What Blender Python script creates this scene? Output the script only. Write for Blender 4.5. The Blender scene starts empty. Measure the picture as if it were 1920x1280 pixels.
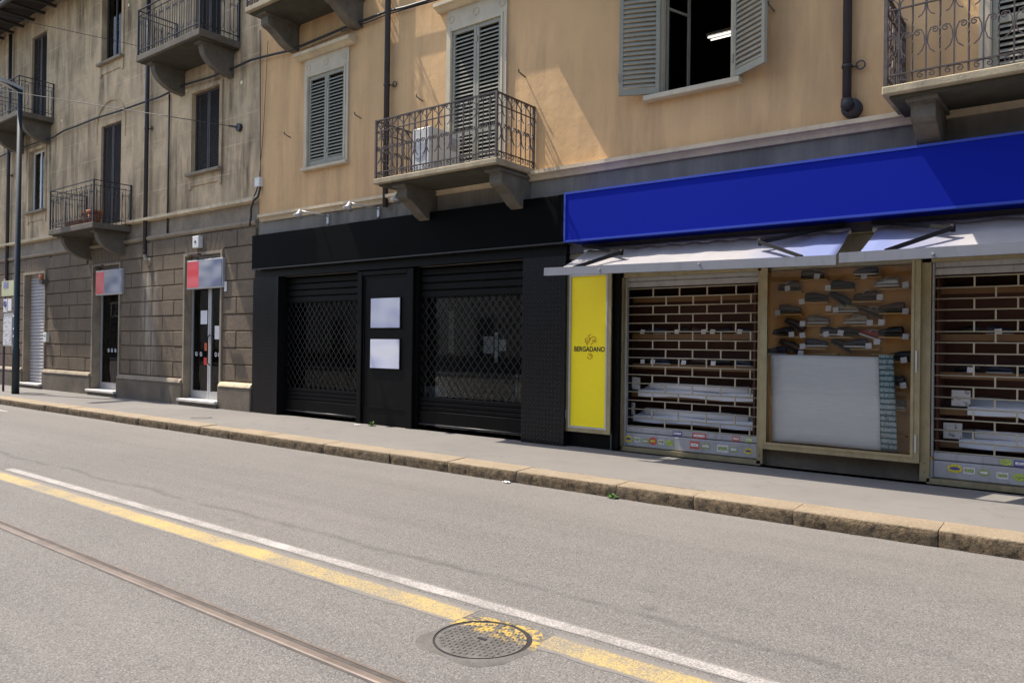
import bpy, bmesh, math, random
from mathutils import Vector, Matrix
rnd = random.Random(7)
S = bpy.context.scene
C = S.collection
# ------------------------------------------------------------------ camera, sky, sun, exposure
CAM_Z = 1.5                       # eye height above the pavement, road is 0.15 lower
F_PX, YAW, PITCH, ROLL = 1427.12, -0.65836, 0.004993, 0.013026
fw = Vector((math.sin(YAW)*math.cos(PITCH), math.cos(YAW)*math.cos(PITCH), math.sin(PITCH)))
rt = Vector((math.cos(YAW), -math.sin(YAW), 0)); up = rt.cross(fw)
rt, up = rt*math.cos(ROLL)+up*math.sin(ROLL), up*math.cos(ROLL)-rt*math.sin(ROLL)
cd = bpy.data.cameras.new('camera'); cam = bpy.data.objects.new('camera', cd); C.objects.link(cam)
cd.sensor_width = 36; cd.lens = 36*F_PX/1920; cd.clip_end = 500; cd.clip_start = 0.05
cam.matrix_world = Matrix(((rt.x, up.x, -fw.x, 0), (rt.y, up.y, -fw.y, 0), (rt.z, up.z, -fw.z, CAM_Z), (0, 0, 0, 1)))
S.camera = cam
def P(px, py, y):                 # photo pixel -> point on the vertical plane at depth y
    d = rt*((px-960)/F_PX) - up*((py-640)/F_PX) + fw
    t = y/d.y
    return Vector((d.x*t, y, d.z*t+CAM_Z))
SUN = Vector((1, 0.25, -1.87)).normalized()
w = bpy.data.worlds.new('World'); S.world = w; w.use_nodes = True
wn = w.node_tree.nodes; bg = wn['Background']
sky = wn.new('ShaderNodeTexSky'); sky.sky_type = 'NISHITA'; sky.sun_disc = False
sky.sun_elevation = math.asin(-SUN.z); sky.sun_rotation = math.atan2(-SUN.x, -SUN.y)
sky.air_density = 1.0; sky.dust_density = 2.0; sky.ozone_density = 1.0
w.node_tree.links.new(sky.outputs[0], bg.inputs[0]); bg.inputs[1].default_value = 0.15
sl = bpy.data.lights.new('sun', 'SUN'); so = bpy.data.objects.new('sun', sl); C.objects.link(so)
sl.energy = 4.3; sl.angle = math.radians(0.53); sl.color = (1, 0.91, 0.78)
so.rotation_euler = SUN.to_track_quat('-Z', 'Y').to_euler(); so.location = (-20, -5, 30)
S.view_settings.view_transform = 'Standard'; S.view_settings.look = 'None'
S.view_settings.exposure = 0.86; S.view_settings.gamma = 1
# ------------------------------------------------------------------ materials
def newmat(name):
    m = bpy.data.materials.new(name); m.use_nodes = True
    return m, m.node_tree, m.node_tree.nodes['Principled BSDF']
class T:
    """tiny node-tree writer"""
    def __init__(s, t): s.t = t; s.g = t.nodes.new('ShaderNodeNewGeometry'); s.pos = s.g.outputs['Position']
    def ln(s, a, b): s.t.links.new(a, b)
    def put(s, v, inp):
        if isinstance(v, bpy.types.NodeSocket): s.ln(v, inp)
        elif v is not None: inp.default_value = v
    def map(s, sc=(1, 1, 1), loc=(0, 0, 0)):
        n = s.t.nodes.new('ShaderNodeMapping'); n.inputs['Scale'].default_value = sc; n.inputs['Location'].default_value = loc
        s.ln(s.pos, n.inputs['Vector']); return n.outputs[0]
    def noise(s, scale, detail=4, rough=.55, vec=None, dist=0):
        n = s.t.nodes.new('ShaderNodeTexNoise'); n.inputs['Scale'].default_value = scale; n.inputs['Detail'].default_value = detail
        n.inputs['Roughness'].default_value = rough; n.inputs['Distortion'].default_value = dist
        s.ln(vec or s.pos, n.inputs['Vector']); return n.outputs['Fac']
    def voro(s, scale, feat='F1', out='Distance', vec=None):
        n = s.t.nodes.new('ShaderNodeTexVoronoi'); n.feature = feat; n.inputs['Scale'].default_value = scale
        s.ln(vec or s.pos, n.inputs['Vector']); return n.outputs[out]
    def ramp(s, f, a, b, ca=0., cb=1.):
        n = s.t.nodes.new('ShaderNodeMapRange'); n.clamp = True
        s.ln(f, n.inputs[0]); n.inputs[1].default_value = a; n.inputs[2].default_value = b
        n.inputs[3].default_value = ca; n.inputs[4].default_value = cb; return n.outputs[0]
    def math(s, op, a, b=None):
        n = s.t.nodes.new('ShaderNodeMath'); n.operation = op; s.put(a, n.inputs[0]); s.put(b, n.inputs[1]); return n.outputs[0]
    def mix(s, f, a, b, mode='MIX'):
        n = s.t.nodes.new('ShaderNodeMix'); n.data_type = 'RGBA'; n.blend_type = mode
        s.put(f, n.inputs[0]); s.put(c4(a), n.inputs[6]); s.put(c4(b), n.inputs[7]); return n.outputs[2]
    def xyz(s):
        n = s.t.nodes.new('ShaderNodeSeparateXYZ'); s.ln(s.pos, n.inputs[0]); return n.outputs
    def bump(s, h, bsdf, strength=.3, dist=.01):
        n = s.t.nodes.new('ShaderNodeBump'); n.inputs['Strength'].default_value = strength; n.inputs['Distance'].default_value = dist
        s.ln(h, n.inputs['Height']); s.ln(n.outputs[0], bsdf.inputs['Normal'])
def c4(c): return (*c, 1) if isinstance(c, (tuple, list)) and len(c) == 3 else c
def sc(c, k): return tuple(min(1, x*k) for x in c)
MATS = {}
def pm(name, col, rough=.7, var=.18, vs=3., bump=.15, bs=60., metal=0., spec=.5, dirt=None, bd=.005):
    """painted / plain surface with grain, tone variation and optional dirt"""
    if name in MATS: return MATS[name]
    m, t, b = newmat(name); q = T(t)
    n1 = q.noise(vs, 5, .6); n2 = q.noise(vs*9, 4, .6)
    c = q.mix(q.ramp(n1, .3, .7), sc(col, 1-var), sc(col, 1+var))
    c = q.mix(q.math('MULTIPLY', q.ramp(n2, .45, .75), .35), c, sc(col, 1-1.6*var))
    if dirt:
        d = q.noise(vs*2.3, 6, .7, q.map((1, 1, .35)), .4)
        c = q.mix(q.ramp(d, .5, .72, 0, dirt[1]), c, dirt[0])
    q.ln(c, b.inputs['Base Color']); b.inputs['Roughness'].default_value = rough; b.inputs['Metallic'].default_value = metal
    b.inputs['Specular IOR Level'].default_value = spec
    if bump: q.bump(q.noise(bs, 4, .6), b, bump, bd)
    MATS[name] = m; return m
def m_asphalt():
    m, t, b = newmat('asphalt'); q = T(t)
    xyz = q.xyz()
    big = q.noise(.35, 4, .6); mid = q.noise(2.2, 5, .65); trk = q.noise(1.2, 4, .6, q.map((.12, 2.2, 1)))
    c = q.mix(q.ramp(big, .3, .7), (0.143, 0.134, 0.128), (0.175, 0.164, 0.155))
    c = q.mix(q.ramp(trk, .40, .70, 0, .65), c, (0.118, 0.111, 0.108))
    c = q.mix(q.ramp(mid, .55, .8, 0, .35), c, (0.120, 0.113, 0.108))
    sp = q.voro(125, out='Color'); spd = q.t.nodes.new('ShaderNodeSeparateColor'); q.ln(sp, spd.inputs[0])
    c = q.mix(q.ramp(spd.outputs[0], .55, 1, 0, .62), c, (0.280, 0.265, 0.248))
    c = q.mix(q.ramp(spd.outputs[1], .55, 1, 0, .62), c, (0.056, 0.054, 0.052))
    # tar seam running along the lane
    wob = q.math('MULTIPLY', q.math('SUBTRACT', q.noise(.9, 4, .6), .5), .35)
    dy = q.math('ABSOLUTE', q.math('SUBTRACT', q.math('ADD', xyz[1], wob), 4.22))
    seam = q.math('MULTIPLY', q.ramp(dy, .012, .06, 1, 0), q.ramp(q.noise(1.7, 3, .6), .34, .54))
    c = q.mix(q.math('MULTIPLY', seam, .38), c, (0.052, 0.051, 0.050))
    oil = q.math('MULTIPLY', q.ramp(q.voro(1.15), .03, .10, 1, 0), q.ramp(q.noise(5, 4, .7), .42, .62))
    c = q.mix(q.math('MULTIPLY', oil, .55), c, (.07, .066, .064))
    # paler dusty strip along the kerb
    dust = q.math('MULTIPLY', q.ramp(xyz[1], 5.6, 7.2), q.ramp(mid, .3, .7, .3, .75))
    c = q.mix(q.math('MULTIPLY', dust, .6), c, (0.210, 0.196, 0.178))
    q.ln(c, b.inputs['Base Color']); b.inputs['Roughness'].default_value = .88; b.inputs['Specular IOR Level'].default_value = .3
    h = q.math('ADD', q.math('MULTIPLY', q.voro(75), .8), q.noise(150, 3, .7)); q.bump(h, b, .75, .006); return m
def m_pavement():
    m, t, b = newmat('pavement_asphalt'); q = T(t)
    c = q.mix(q.ramp(q.noise(.5, 5, .6), .3, .7), (0.158, 0.148, 0.140), (0.193, 0.182, 0.169))
    c = q.mix(q.ramp(q.noise(3.5, 6, .7), .52, .75, 0, .45), c, (0.112, 0.106, 0.102))
    c = q.mix(q.ramp(q.noise(170, 2, .7), .6, .8, 0, .4), c, (0.238, 0.227, 0.210))
    cr = q.voro(.55, 'DISTANCE_TO_EDGE', vec=None)
    wv = q.t.nodes.new('ShaderNodeVectorMath'); wv.operation = 'ADD'
    nn = q.t.nodes.new('ShaderNodeTexNoise'); nn.inputs['Scale'].default_value = 2.5; q.ln(q.pos, nn.inputs['Vector'])
    q.ln(q.pos, wv.inputs[0]); q.ln(nn.outputs['Color'], wv.inputs[1])
    cr = q.voro(.5, 'DISTANCE_TO_EDGE', vec=wv.outputs[0])
    k = q.math('MULTIPLY', q.ramp(cr, .002, .008, 1, 0), q.ramp(q.noise(.8, 2, .5), .5, .6))
    c = q.mix(q.math('MULTIPLY', k, .55), c, (.1, .095, .09))
    q.ln(c, b.inputs['Base Color']); b.inputs['Roughness'].default_value = .9; b.inputs['Specular IOR Level'].default_value = .3
    q.bump(q.noise(190, 3, .7), b, .35, .003); return m
def m_paint(name, col, wear, y0, y1, soft=.04):
    m, t, b = newmat(name); q = T(t)
    fine = q.noise(105, 3, .75); big = q.noise(1.6, 5, .65); y = q.xyz()[1]
    edge = q.math('MULTIPLY', q.ramp(y, y0, y0+soft), q.ramp(y, y1, y1-soft*1.4))
    f = q.math('ADD', q.math('MULTIPLY', fine, .8), q.math('MULTIPLY', big, .4))
    f = q.math('ADD', f, q.math('MULTIPLY', q.math('SUBTRACT', edge, 1), .3))
    c = q.mix(q.ramp(f, wear, wear+.2), (.155, .146, .138), col)
    q.ln(c, b.inputs['Base Color']); b.inputs['Roughness'].default_value = .8
    q.bump(q.noise(110, 3, .7), b, .6, .005); return m
def m_plaster(name, col, dark, streak, lines=False, shade2=None):
    m, t, b = newmat(name); q = T(t)
    c = q.mix(q.ramp(q.noise(.7, 5, .6), .3, .7), sc(col, .93), sc(col, 1.06))
    c = q.mix(q.ramp(q.noise(5, 6, .7), .5, .8, 0, .25), c, sc(col, .8))
    if lines: c = q.mix(q.ramp(q.noise(1.5, 7, .72, None, .6), .42, .70, 0, .7), c, sc(col, .52))
    s = q.noise(3.2, 6, .65, q.map((1, 1, .13)), .3); big = q.noise(.55, 3, .5)
    msk = q.math('MULTIPLY', q.ramp(s, .38, .66), q.ramp(big, .33, .58))
    c = q.mix(q.math('MULTIPLY', msk, streak), c, dark)
    z = q.xyz()
    if lines:                     # scored ashlar lines in the render coat, pale and grimy
        zz = q.math('ABSOLUTE', q.math('SUBTRACT', q.math('FRACT', q.math('MULTIPLY', z[2], 1/.62)), .5))
        ln = q.math('MULTIPLY', q.ramp(zz, .01, .024, 1, 0), q.ramp(q.noise(1.5, 3, .6), .4, .6))
        c = q.mix(q.math('MULTIPLY', ln, .4), c, sc(col, 1.35))
        # rain stains running from the eaves down the top storey
        top = q.math('MULTIPLY', q.ramp(z[2], 8.6, 11.4), q.ramp(q.noise(4, 6, .7, q.map((1, 1, .06))), .4, .65))
        c = q.mix(q.math('MULTIPLY', top, .5), c, dark)
        pale = q.math('MULTIPLY', q.ramp(z[2], 9, 11.4), q.ramp(q.noise(3.1, 5, .7, q.map((1, 1, .08), (7, 0, 0))), .58, .72))
        c = q.mix(q.math('MULTIPLY', pale, .5), c, sc(col, 1.5))
        chip = q.ramp(q.voro(.75), .028, .036, 1, 0)
        c = q.mix(q.math('MULTIPLY', chip, .8), c, sc(col, 1.9))
    wv = t.nodes.new('ShaderNodeVectorMath'); wv.operation = 'ADD'; nn = t.nodes.new('ShaderNodeTexNoise'); nn.inputs['Scale'].default_value = 1.7; nn.inputs['Detail'].default_value = 6
    q.ln(q.pos, nn.inputs['Vector']); q.ln(q.pos, wv.inputs[0]); q.ln(nn.outputs['Color'], wv.inputs[1])
    ck = q.math('MULTIPLY', q.ramp(q.voro(.45, 'DISTANCE_TO_EDGE', vec=wv.outputs[0]), .0, .006, 1, 0), q.ramp(q.noise(.6, 2, .5), .52, .6))
    c = q.mix(q.math('MULTIPLY', ck, .35), c, sc(col, .55))
    spd = q.ramp(q.voro(2.1), .02, .03, 1, 0); c = q.mix(q.math('MULTIPLY', spd, .6), c, dark)
    q.ln(c, b.inputs['Base Color']); b.inputs['Roughness'].default_value = .93; b.inputs['Specular IOR Level'].default_value = .2
    h = q.math('ADD', q.math('MULTIPLY', q.noise(2.6, 4, .55), 1.), q.math('MULTIPLY', q.noise(55, 3, .6), .12))
    q.bump(h, b, .5, .03); return m
def m_stone():
    m, t, b = newmat('rusticated_stone'); q = T(t)
    oi = t.nodes.new('ShaderNodeObjectInfo')
    c = q.mix(q.ramp(q.noise(1.1, 5, .6), .3, .7), (.128, .1, .071), (.205, .16, .113))
    c = q.mix(q.ramp(q.noise(9, 6, .75), .45, .75, 0, .55), c, (.075, .06, .044))
    c = q.mix(q.ramp(oi.outputs['Random'], 0, 1, 0, .35), c, (.15, .12, .09))
    z = q.xyz()
    dx = q.math('ABSOLUTE', q.math('SUBTRACT', z[0], -18.95))
    wash = q.math('MULTIPLY', q.ramp(dx, .1, .55, 1, 0), q.math('MULTIPLY', q.ramp(z[2], 3.1, 3.3, 1, 0), q.ramp(q.noise(4, 5, .7, q.map((1.6, 1, .12))), .42, .62)))
    c = q.mix(q.math('MULTIPLY', wash, .75), c, (.42, .385, .32))
    q.ln(c, b.inputs['Base Color']); b.inputs['Roughness'].default_value = .92; b.inputs['Specular IOR Level'].default_value = .25
    h = q.math('ADD', q.noise(38, 4, .7), q.math('MULTIPLY', q.noise(12, 3, .6), .8)); q.bump(h, b, .9, .012); return m
def m_kerb():
    m, t, b = newmat('kerb_granite'); q = T(t)
    oi = t.nodes.new('ShaderNodeObjectInfo'); z = q.xyz()
    c = q.mix(q.ramp(q.noise(2, 5, .6), .3, .7), (.29, .228, .155), (.37, .298, .21))
    c = q.mix(q.ramp(q.noise(22, 5, .75), .48, .72, 0, .6), c, (.21, .163, .112))
    c = q.mix(q.ramp(oi.outputs['Random'], 0, 1, 0, .3), c, (.28, .24, .195))
    # rough hewn, soiled face below the worn arris
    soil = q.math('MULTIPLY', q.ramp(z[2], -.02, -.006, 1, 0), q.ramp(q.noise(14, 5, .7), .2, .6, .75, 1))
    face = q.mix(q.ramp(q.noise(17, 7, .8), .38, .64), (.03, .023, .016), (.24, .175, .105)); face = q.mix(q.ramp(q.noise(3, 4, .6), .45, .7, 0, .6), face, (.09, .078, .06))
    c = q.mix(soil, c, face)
    q.ln(c, b.inputs['Base Color']); b.inputs['Roughness'].default_value = .92; b.inputs['Specular IOR Level'].default_value = .25
    h = q.math('ADD', q.noise(30, 5, .7), q.math('MULTIPLY', q.noise(80, 3, .7), .5)); q.bump(h, b, 1., .022); return m
def m_glass(name='glass', tint=(.97, .975, .97), refl=.8):
    m = bpy.data.materials.new(name); m.use_nodes = True; t = m.node_tree; t.nodes.clear()
    o = t.nodes.new('ShaderNodeOutputMaterial'); mx = t.nodes.new('ShaderNodeMixShader')
    tr = t.nodes.new('ShaderNodeBsdfTransparent'); gl = t.nodes.new('ShaderNodeBsdfGlossy'); fr = t.nodes.new('ShaderNodeFresnel')
    tr.inputs[0].default_value = (*tint, 1); gl.inputs['Roughness'].default_value = .03; fr.inputs[0].default_value = 1.4
    gl.inputs[0].default_value = (refl, refl, refl, 1)
    t.links.new(fr.outputs[0], mx.inputs[0]); t.links.new(tr.outputs[0], mx.inputs[1]); t.links.new(gl.outputs[0], mx.inputs[2]); t.links.new(mx.outputs[0], o.inputs[0])
    return m
def m_emit(name, col, k):
    m, t, b = newmat(name); b.inputs['Emission Color'].default_value = (*col, 1); b.inputs['Emission Strength'].default_value = k
    b.inputs['Base Color'].default_value = (.8, .8, .8, 1); return m
def m_print(name, base, ink, scale=(14, 1, 60), thr=.5, soft=.12, amount=.8):
    """flat print: rows of unreadable marks"""
    m, t, b = newmat(name); q = T(t)
    n = q.noise(1, 3, .6, q.map(scale)); c = q.mix(q.ramp(n, thr, thr+soft, 0, amount), base, ink)
    q.ln(c, b.inputs['Base Color']); b.inputs['Roughness'].default_value = .6; return m
ASPH, PAVE, STONE, KERB = m_asphalt(), m_pavement(), m_stone(), m_kerb()
WHITE_LINE = m_paint('worn_white_paint', (.40, .375, .36), .50, 3.68, 3.835, .03); YELLOW_LINE = m_paint('worn_yellow_paint', (.46, .33, .10), .50, 3.375, 3.65, .05)
PEACH = m_plaster('peach_plaster', (.66, .425, .215), (.45, .29, .155), .8)
STUCCO = m_plaster('weathered_stucco', (.64, .485, .305), (.13, .098, .064), .98, True)
BAND = m_plaster('grey_cement_band', (.24, .222, .19), (.11, .1, .09), .9)
LEDGE = pm('ledge_stone', (.58, .48, .32), .9, .2, 2.5, .5, 40, dirt=((.2, .17, .13), .7), bd=.01)
CORN = pm('cornice_plaster', (.60, .49, .33), .9, .15, 1.5, .3, 40, dirt=((.3, .26, .2), .5), bd=.01)
PLINTH = pm('plinth_stone', (.135, .11, .08), .9, .3, 1.6, .6, 26, dirt=((.07, .062, .055), .7), bd=.015)
MOULD = pm('stone_moulding', (.27, .222, .16), .9, .25, 2.2, .4, 40, dirt=((.13, .115, .1), .7), bd=.01)
SLAB = pm('balcony_stone', (.36, .30, .2), .92, .2, 3, .5, 45, dirt=((.17, .15, .12), .6), bd=.01)
SLABD = pm('old_balcony_stone', (.13, .112, .088), .92, .25, 3, .5, 45, dirt=((.09, .08, .07), .7), bd=.01)
SOFF = pm('shade_dark_soffit', (.06, .055, .038), .95, .3, 3, .4, 40, bd=.01)  # near-black tone puts the shade under the balconies into the colour
CONC = pm('corbel_cement', (.125, .11, .086), .9, .3, 3.5, .4, 45, dirt=((.18, .16, .14), .6), bd=.01)
FRAME = pm('cream_window_surround', (.52, .45, .33), .85, .1, 3, .15, 60, dirt=((.35, .3, .24), .35))
SHUT = pm('grey_green_shutter_paint', (.28, .265, .2), .6, .12, 5, .1, 80, dirt=((.2, .2, .18), .4))
SHUTD = pm('dark_brown_shutter', (.042, .034, .032), .7, .3, 6, .1, 70)
IRON = pm('rusty_wrought_iron', (.085, .066, .062), .55, .35, 20, .2, 120, .25)
IRON2 = pm('black_wrought_iron', (.035, .031, .034), .5, .3, 20, .2, 120, .3)
PIPE = pm('dark_painted_pipe', (.03, .025, .03), .5, .2, 3, .1, 40)
POLE = pm('blue_green_pole_paint', (.012, .024, .033), .6, .2, 2, .1, 40)
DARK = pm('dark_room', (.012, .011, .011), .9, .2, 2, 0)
BLACK = pm('black_fascia', (.002, .002, .002), .6, .1, 2, 0, spec=.05)
BLACKP = pm('black_shop_paint', (.003, .003, .0032), .5, .2, 4, .12, 50, dirt=((.015, .014, .013), .25), spec=.13)
BLACKT = pm('black_tread_plate', (.006, .006, .008), .3, .15, 5, 0, 60, spec=.35)
BLACKM = pm('black_grille', (.014, .013, .012), .45, .3, 8, 0)
BLUE = pm('blue_sign_vinyl', (.0035, .0135, .275), .6, .03, 1, 0, spec=.08)
BLUEE = pm('blue_sign_edge', (.015, .045, .36), .5, .05, 1, 0)
ALU = pm('anodised_brass_aluminium', (.34, .295, .18), .42, .12, 5, .08, 90, .55, dirt=((.16, .13, .08), .5))
ALUG = pm('grey_aluminium', (.46, .46, .47), .4, .08, 5, .05, 90, .4)
BAR = pm('awning_bar_paint', (.2, .205, .225), .45, .06, 4, .05, 80, .2, dirt=((.13, .13, .135), .4))
GRILLE = pm('galvanised_grille', (.42, .375, .28), .45, .12, 12, .1, 80, .3)
KICK = pm('scuffed_grey_steel', (.36, .36, .37), .5, .1, 4, .1, 60, .2, dirt=((.14, .12, .1), .5))
def m_canvas():
    m, t, b = newmat('pale_awning_canvas'); q = T(t)
    x = q.xyz()[0]
    c = q.mix(q.ramp(q.noise(2.2, 5, .6), .35, .7), (.52, .51, .535), (.60, .585, .60))
    c = q.mix(q.ramp(q.noise(6, 5, .7, q.map((.5, 1, 1))), .5, .75, 0, .5), c, (.40, .39, .42))
    blue_cast = q.math('MULTIPLY', q.ramp(q.math('ABSOLUTE', q.math('ADD', x, 2.26)), .4, 1.2, 1, 0), .85)
    c = q.mix(blue_cast, c, (.22, .30, .66))            # blue light off the sign, painted into the cloth near the joint
    tr = t.nodes.new('ShaderNodeBsdfTranslucent'); mx = t.nodes.new('ShaderNodeMixShader'); out = t.nodes['Material Output']
    q.ln(c, b.inputs['Base Color']); b.inputs['Roughness'].default_value = .85; q.bump(q.noise(14, 3, .5), b, .25, .01)
    tr.inputs[0].default_value = (.72, .67, .60, 1); mx.inputs[0].default_value = .5
    q.ln(b.outputs[0], mx.inputs[1]); q.ln(tr.outputs[0], mx.inputs[2]); q.ln(mx.outputs[0], out.inputs[0]); return m
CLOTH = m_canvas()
YELLOW = pm('yellow_panel', (.92, .74, .006), .45, .03, 1.5, 0)
WOOD = pm('orange_brown_wood', (.52, .26, .06), .55, .15, 5, .1, 40)
WOODD = pm('dark_shelf_wood', (.16, .08, .024), .55, .15, 5, .1, 40)
WOODL = pm('pale_shelf_wood', (.62, .40, .15), .55, .12, 6, .1, 40)
RED = pm('red_backing', (.085, .032, .02), .7, .2, 4, .05, 40)
PAPER = pm('white_paper', (.70, .70, .72), .8, .05, 4, .1, 20)
PLAST = pm('white_plastic', (.66, .65, .62), .45, .06, 4, .05, 40)
MARBLE = pm('pale_marble_step', (.58, .555, .51), .5, .12, 5, .1, 40, dirt=((.3, .28, .25), .5))
ROLL = pm('lilac_grey_roller', (.42, .41, .42), .5, .1, 4, .1, 60, dirt=((.25, .23, .22), .6))
TERRA = pm('terracotta', (.36, .13, .06), .8, .15, 6, .2, 50)
STEEL = pm('worn_rail_steel', (.15, .118, .10), .55, .25, 4, .2, 60, .2)
CAST = pm('cast_iron_cover', (.15, .138, .125), .6, .25, 12, .4, 60, .3, bd=.006)
LEAF = pm('weed_leaf', (.10, .20, .04), .6, .3, 40, 0)
ROOF = pm('dark_eaves_timber', (.03, .026, .022), .85, .25, 3, .3, 30)
CABLE = pm('black_cable', (.02, .018, .022), .6, .2, 5, 0)
TUBE = m_emit('fluorescent_tube', (1, .93, .85), 1.0)
GLASSF = pm('dark_window_glass', (.02, .022, .025), .1, .1, 1, 0)
GLASS, GLASSD = m_glass(), m_glass('shop_glass', (.8, .83, .83), .7)
# ------------------------------------------------------------------ mesh helpers
class MB:
    def __init__(s): s.v = []; s.f = []
    def add(s, v, f):
        o = len(s.v); s.v += [tuple(p) for p in v]; s.f += [tuple(i+o for i in q) for q in f]; return s
    def box(s, x0, x1, y0, y1, z0, z1):
        return s.add([(x0, y0, z0), (x1, y0, z0), (x1, y1, z0), (x0, y1, z0), (x0, y0, z1), (x1, y0, z1), (x1, y1, z1), (x0, y1, z1)],
                     [(0, 3, 2, 1), (4, 5, 6, 7), (0, 1, 5, 4), (1, 2, 6, 5), (2, 3, 7, 6), (3, 0, 4, 7)])
    def cbox(s, x0, x1, y0, y1, z0, z1, c=.015):      # box whose front (low y) edges are chamfered
        v = [(x0+c, y0, z0+c), (x1-c, y0, z0+c), (x1-c, y0, z1-c), (x0+c, y0, z1-c),
             (x0, y0+c, z0), (x1, y0+c, z0), (x1, y0+c, z1), (x0, y0+c, z1), (x0, y1, z0), (x1, y1, z0), (x1, y1, z1), (x0, y1, z1)]
        f = [(0, 1, 2, 3)]
        for a in (0, 4):
            for i in range(4): j = (i+1) % 4; f.append((a+i, a+4+i, a+4+j, a+j))
        return s.add(v, f)
    def prism(s, poly, x0, x1):                       # polygon in (y, z) extruded along x
        n = len(poly); v = [(x0, y, z) for y, z in poly]+[(x1, y, z) for y, z in poly]
        f = [tuple(range(n)), tuple(range(2*n-1, n-1, -1))]+[(i, i+n, (i+1) % n+n, (i+1) % n) for i in range(n)]
        return s.add(v, f)
    def plate(s, poly, y0, y1):                       # polygon in (x, z) extruded along y
        n = len(poly); v = [(x, y0, z) for x, z in poly]+[(x, y1, z) for x, z in poly]
        return s.add(v, [tuple(range(n)), tuple(range(2*n-1, n-1, -1))]+[(i, i+n, (i+1) % n+n, (i+1) % n) for i in range(n)])
    def tube(s, pts, r, n=6, close=True):
        pts = [Vector(p) for p in pts]; rings = []; prev = None
        for i, p in enumerate(pts):
            d = (pts[min(i+1, len(pts)-1)]-pts[max(i-1, 0)]).normalized()
            if prev is None:
                a = Vector((0, 1, 0)) if abs(d.y) < .8 else Vector((1, 0, 0)); nrm = (a-d*a.dot(d)).normalized()
            else: nrm = (prev-d*prev.dot(d)).normalized()
            prev = nrm; bi = d.cross(nrm); rr = r[i] if isinstance(r, (list, tuple)) else r
            rings.append([p+(nrm*math.cos(2*math.pi*(k+.5)/n)+bi*math.sin(2*math.pi*(k+.5)/n))*rr for k in range(n)])
        f = [(i*n+k, i*n+(k+1) % n, (i+1)*n+(k+1) % n, (i+1)*n+k) for i in range(len(pts)-1) for k in range(n)]
        if close: f += [tuple(range(n-1, -1, -1)), tuple(range((len(pts)-1)*n, len(pts)*n))]
        return s.add([v for q in rings for v in q], f)
    def mesh(s, name, mat, smooth=False):
        me = bpy.data.meshes.new(name); me.from_pydata(s.v, [], s.f); me.materials.append(mat)
        bm = bmesh.new(); bm.from_mesh(me); bmesh.ops.recalc_face_normals(bm, faces=bm.faces); bm.to_mesh(me); bm.free()
        if smooth: me.polygons.foreach_set('use_smooth', [True]*len(me.polygons))
        return me
    def build(s, name, mat, parent=None, smooth=False, **k): return obj(name, s.mesh(name, mat, smooth), parent, **k)
def obj(name, data, parent=None, loc=None, rot=None, **k):
    o = bpy.data.objects.new(name, data); C.objects.link(o)
    if parent: o.parent = parent
    if loc: o.location = loc
    if rot: o.rotation_euler = rot
    for a, b in k.items():
        if b: o[a] = b
    return o
def thing(name, label, cat, group=None, loc=None, rot=None): return obj(name, None, None, loc, rot, label=label, category=cat, group=group)
def B(name, mat, parent, *a, **k): return MB().box(*a).build(name, mat, parent, **k)
def BC(name, mat, parent, *a, c=.01, **k): return MB().cbox(*a, c).build(name, mat, parent, **k)
def wall(name, mat, parent, x0, x1, z0, z1, y, depth, holes, **k):
    """wall sheet with real openings and reveals"""
    xs = sorted({x0, x1, *[min(max(h[i], x0), x1) for h in holes for i in (0, 1)]}); zs = sorted({z0, z1, *[min(max(h[i], z0), z1) for h in holes for i in (2, 3)]})
    m = MB()
    for a, b in zip(xs, xs[1:]):
        for c, d in zip(zs, zs[1:]):
            if any(h[0] < (a+b)/2 < h[1] and h[2] < (c+d)/2 < h[3] for h in holes): continue
            m.add([(a, y, c), (b, y, c), (b, y, d), (a, y, d)], [(0, 1, 2, 3)])
    for h in holes:
        a, b, c, d = h[:4]
        m.add([(a, y, c), (a, y, d), (a, y+depth, d), (a, y+depth, c)], [(0, 1, 2, 3)]); m.add([(b, y, c), (b, y, d), (b, y+depth, d), (b, y+depth, c)], [(3, 2, 1, 0)])
        m.add([(a, y, d), (b, y, d), (b, y+depth, d), (a, y+depth, d)], [(0, 1, 2, 3)]); m.add([(a, y, c), (b, y, c), (b, y+depth, c), (a, y+depth, c)], [(3, 2, 1, 0)])
    me = bpy.data.meshes.new(name); me.from_pydata(m.v, [], m.f); me.materials.append(mat); return obj(name, me, parent, **k)
def frame_mb(x0, x1, z0, z1, w, y0, y1, bottom=True):
    m = MB().box(x0, x0+w, y0, y1, z0, z1).box(x1-w, x1, y0, y1, z0, z1).box(x0+w, x1-w, y0, y1, z1-w, z1)
    if bottom: m.box(x0+w, x1-w, y0, y1, z0, z0+w)
    return m
def spiral(cx, cz, r, a0, turns, n=9, k=.25):
    return [(cx+math.cos(a0+turns*2*math.pi*i/n)*r*(1-(1-k)*i/n), 0, cz+math.sin(a0+turns*2*math.pi*i/n)*r*(1-(1-k)*i/n)) for i in range(n+1)]
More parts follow.
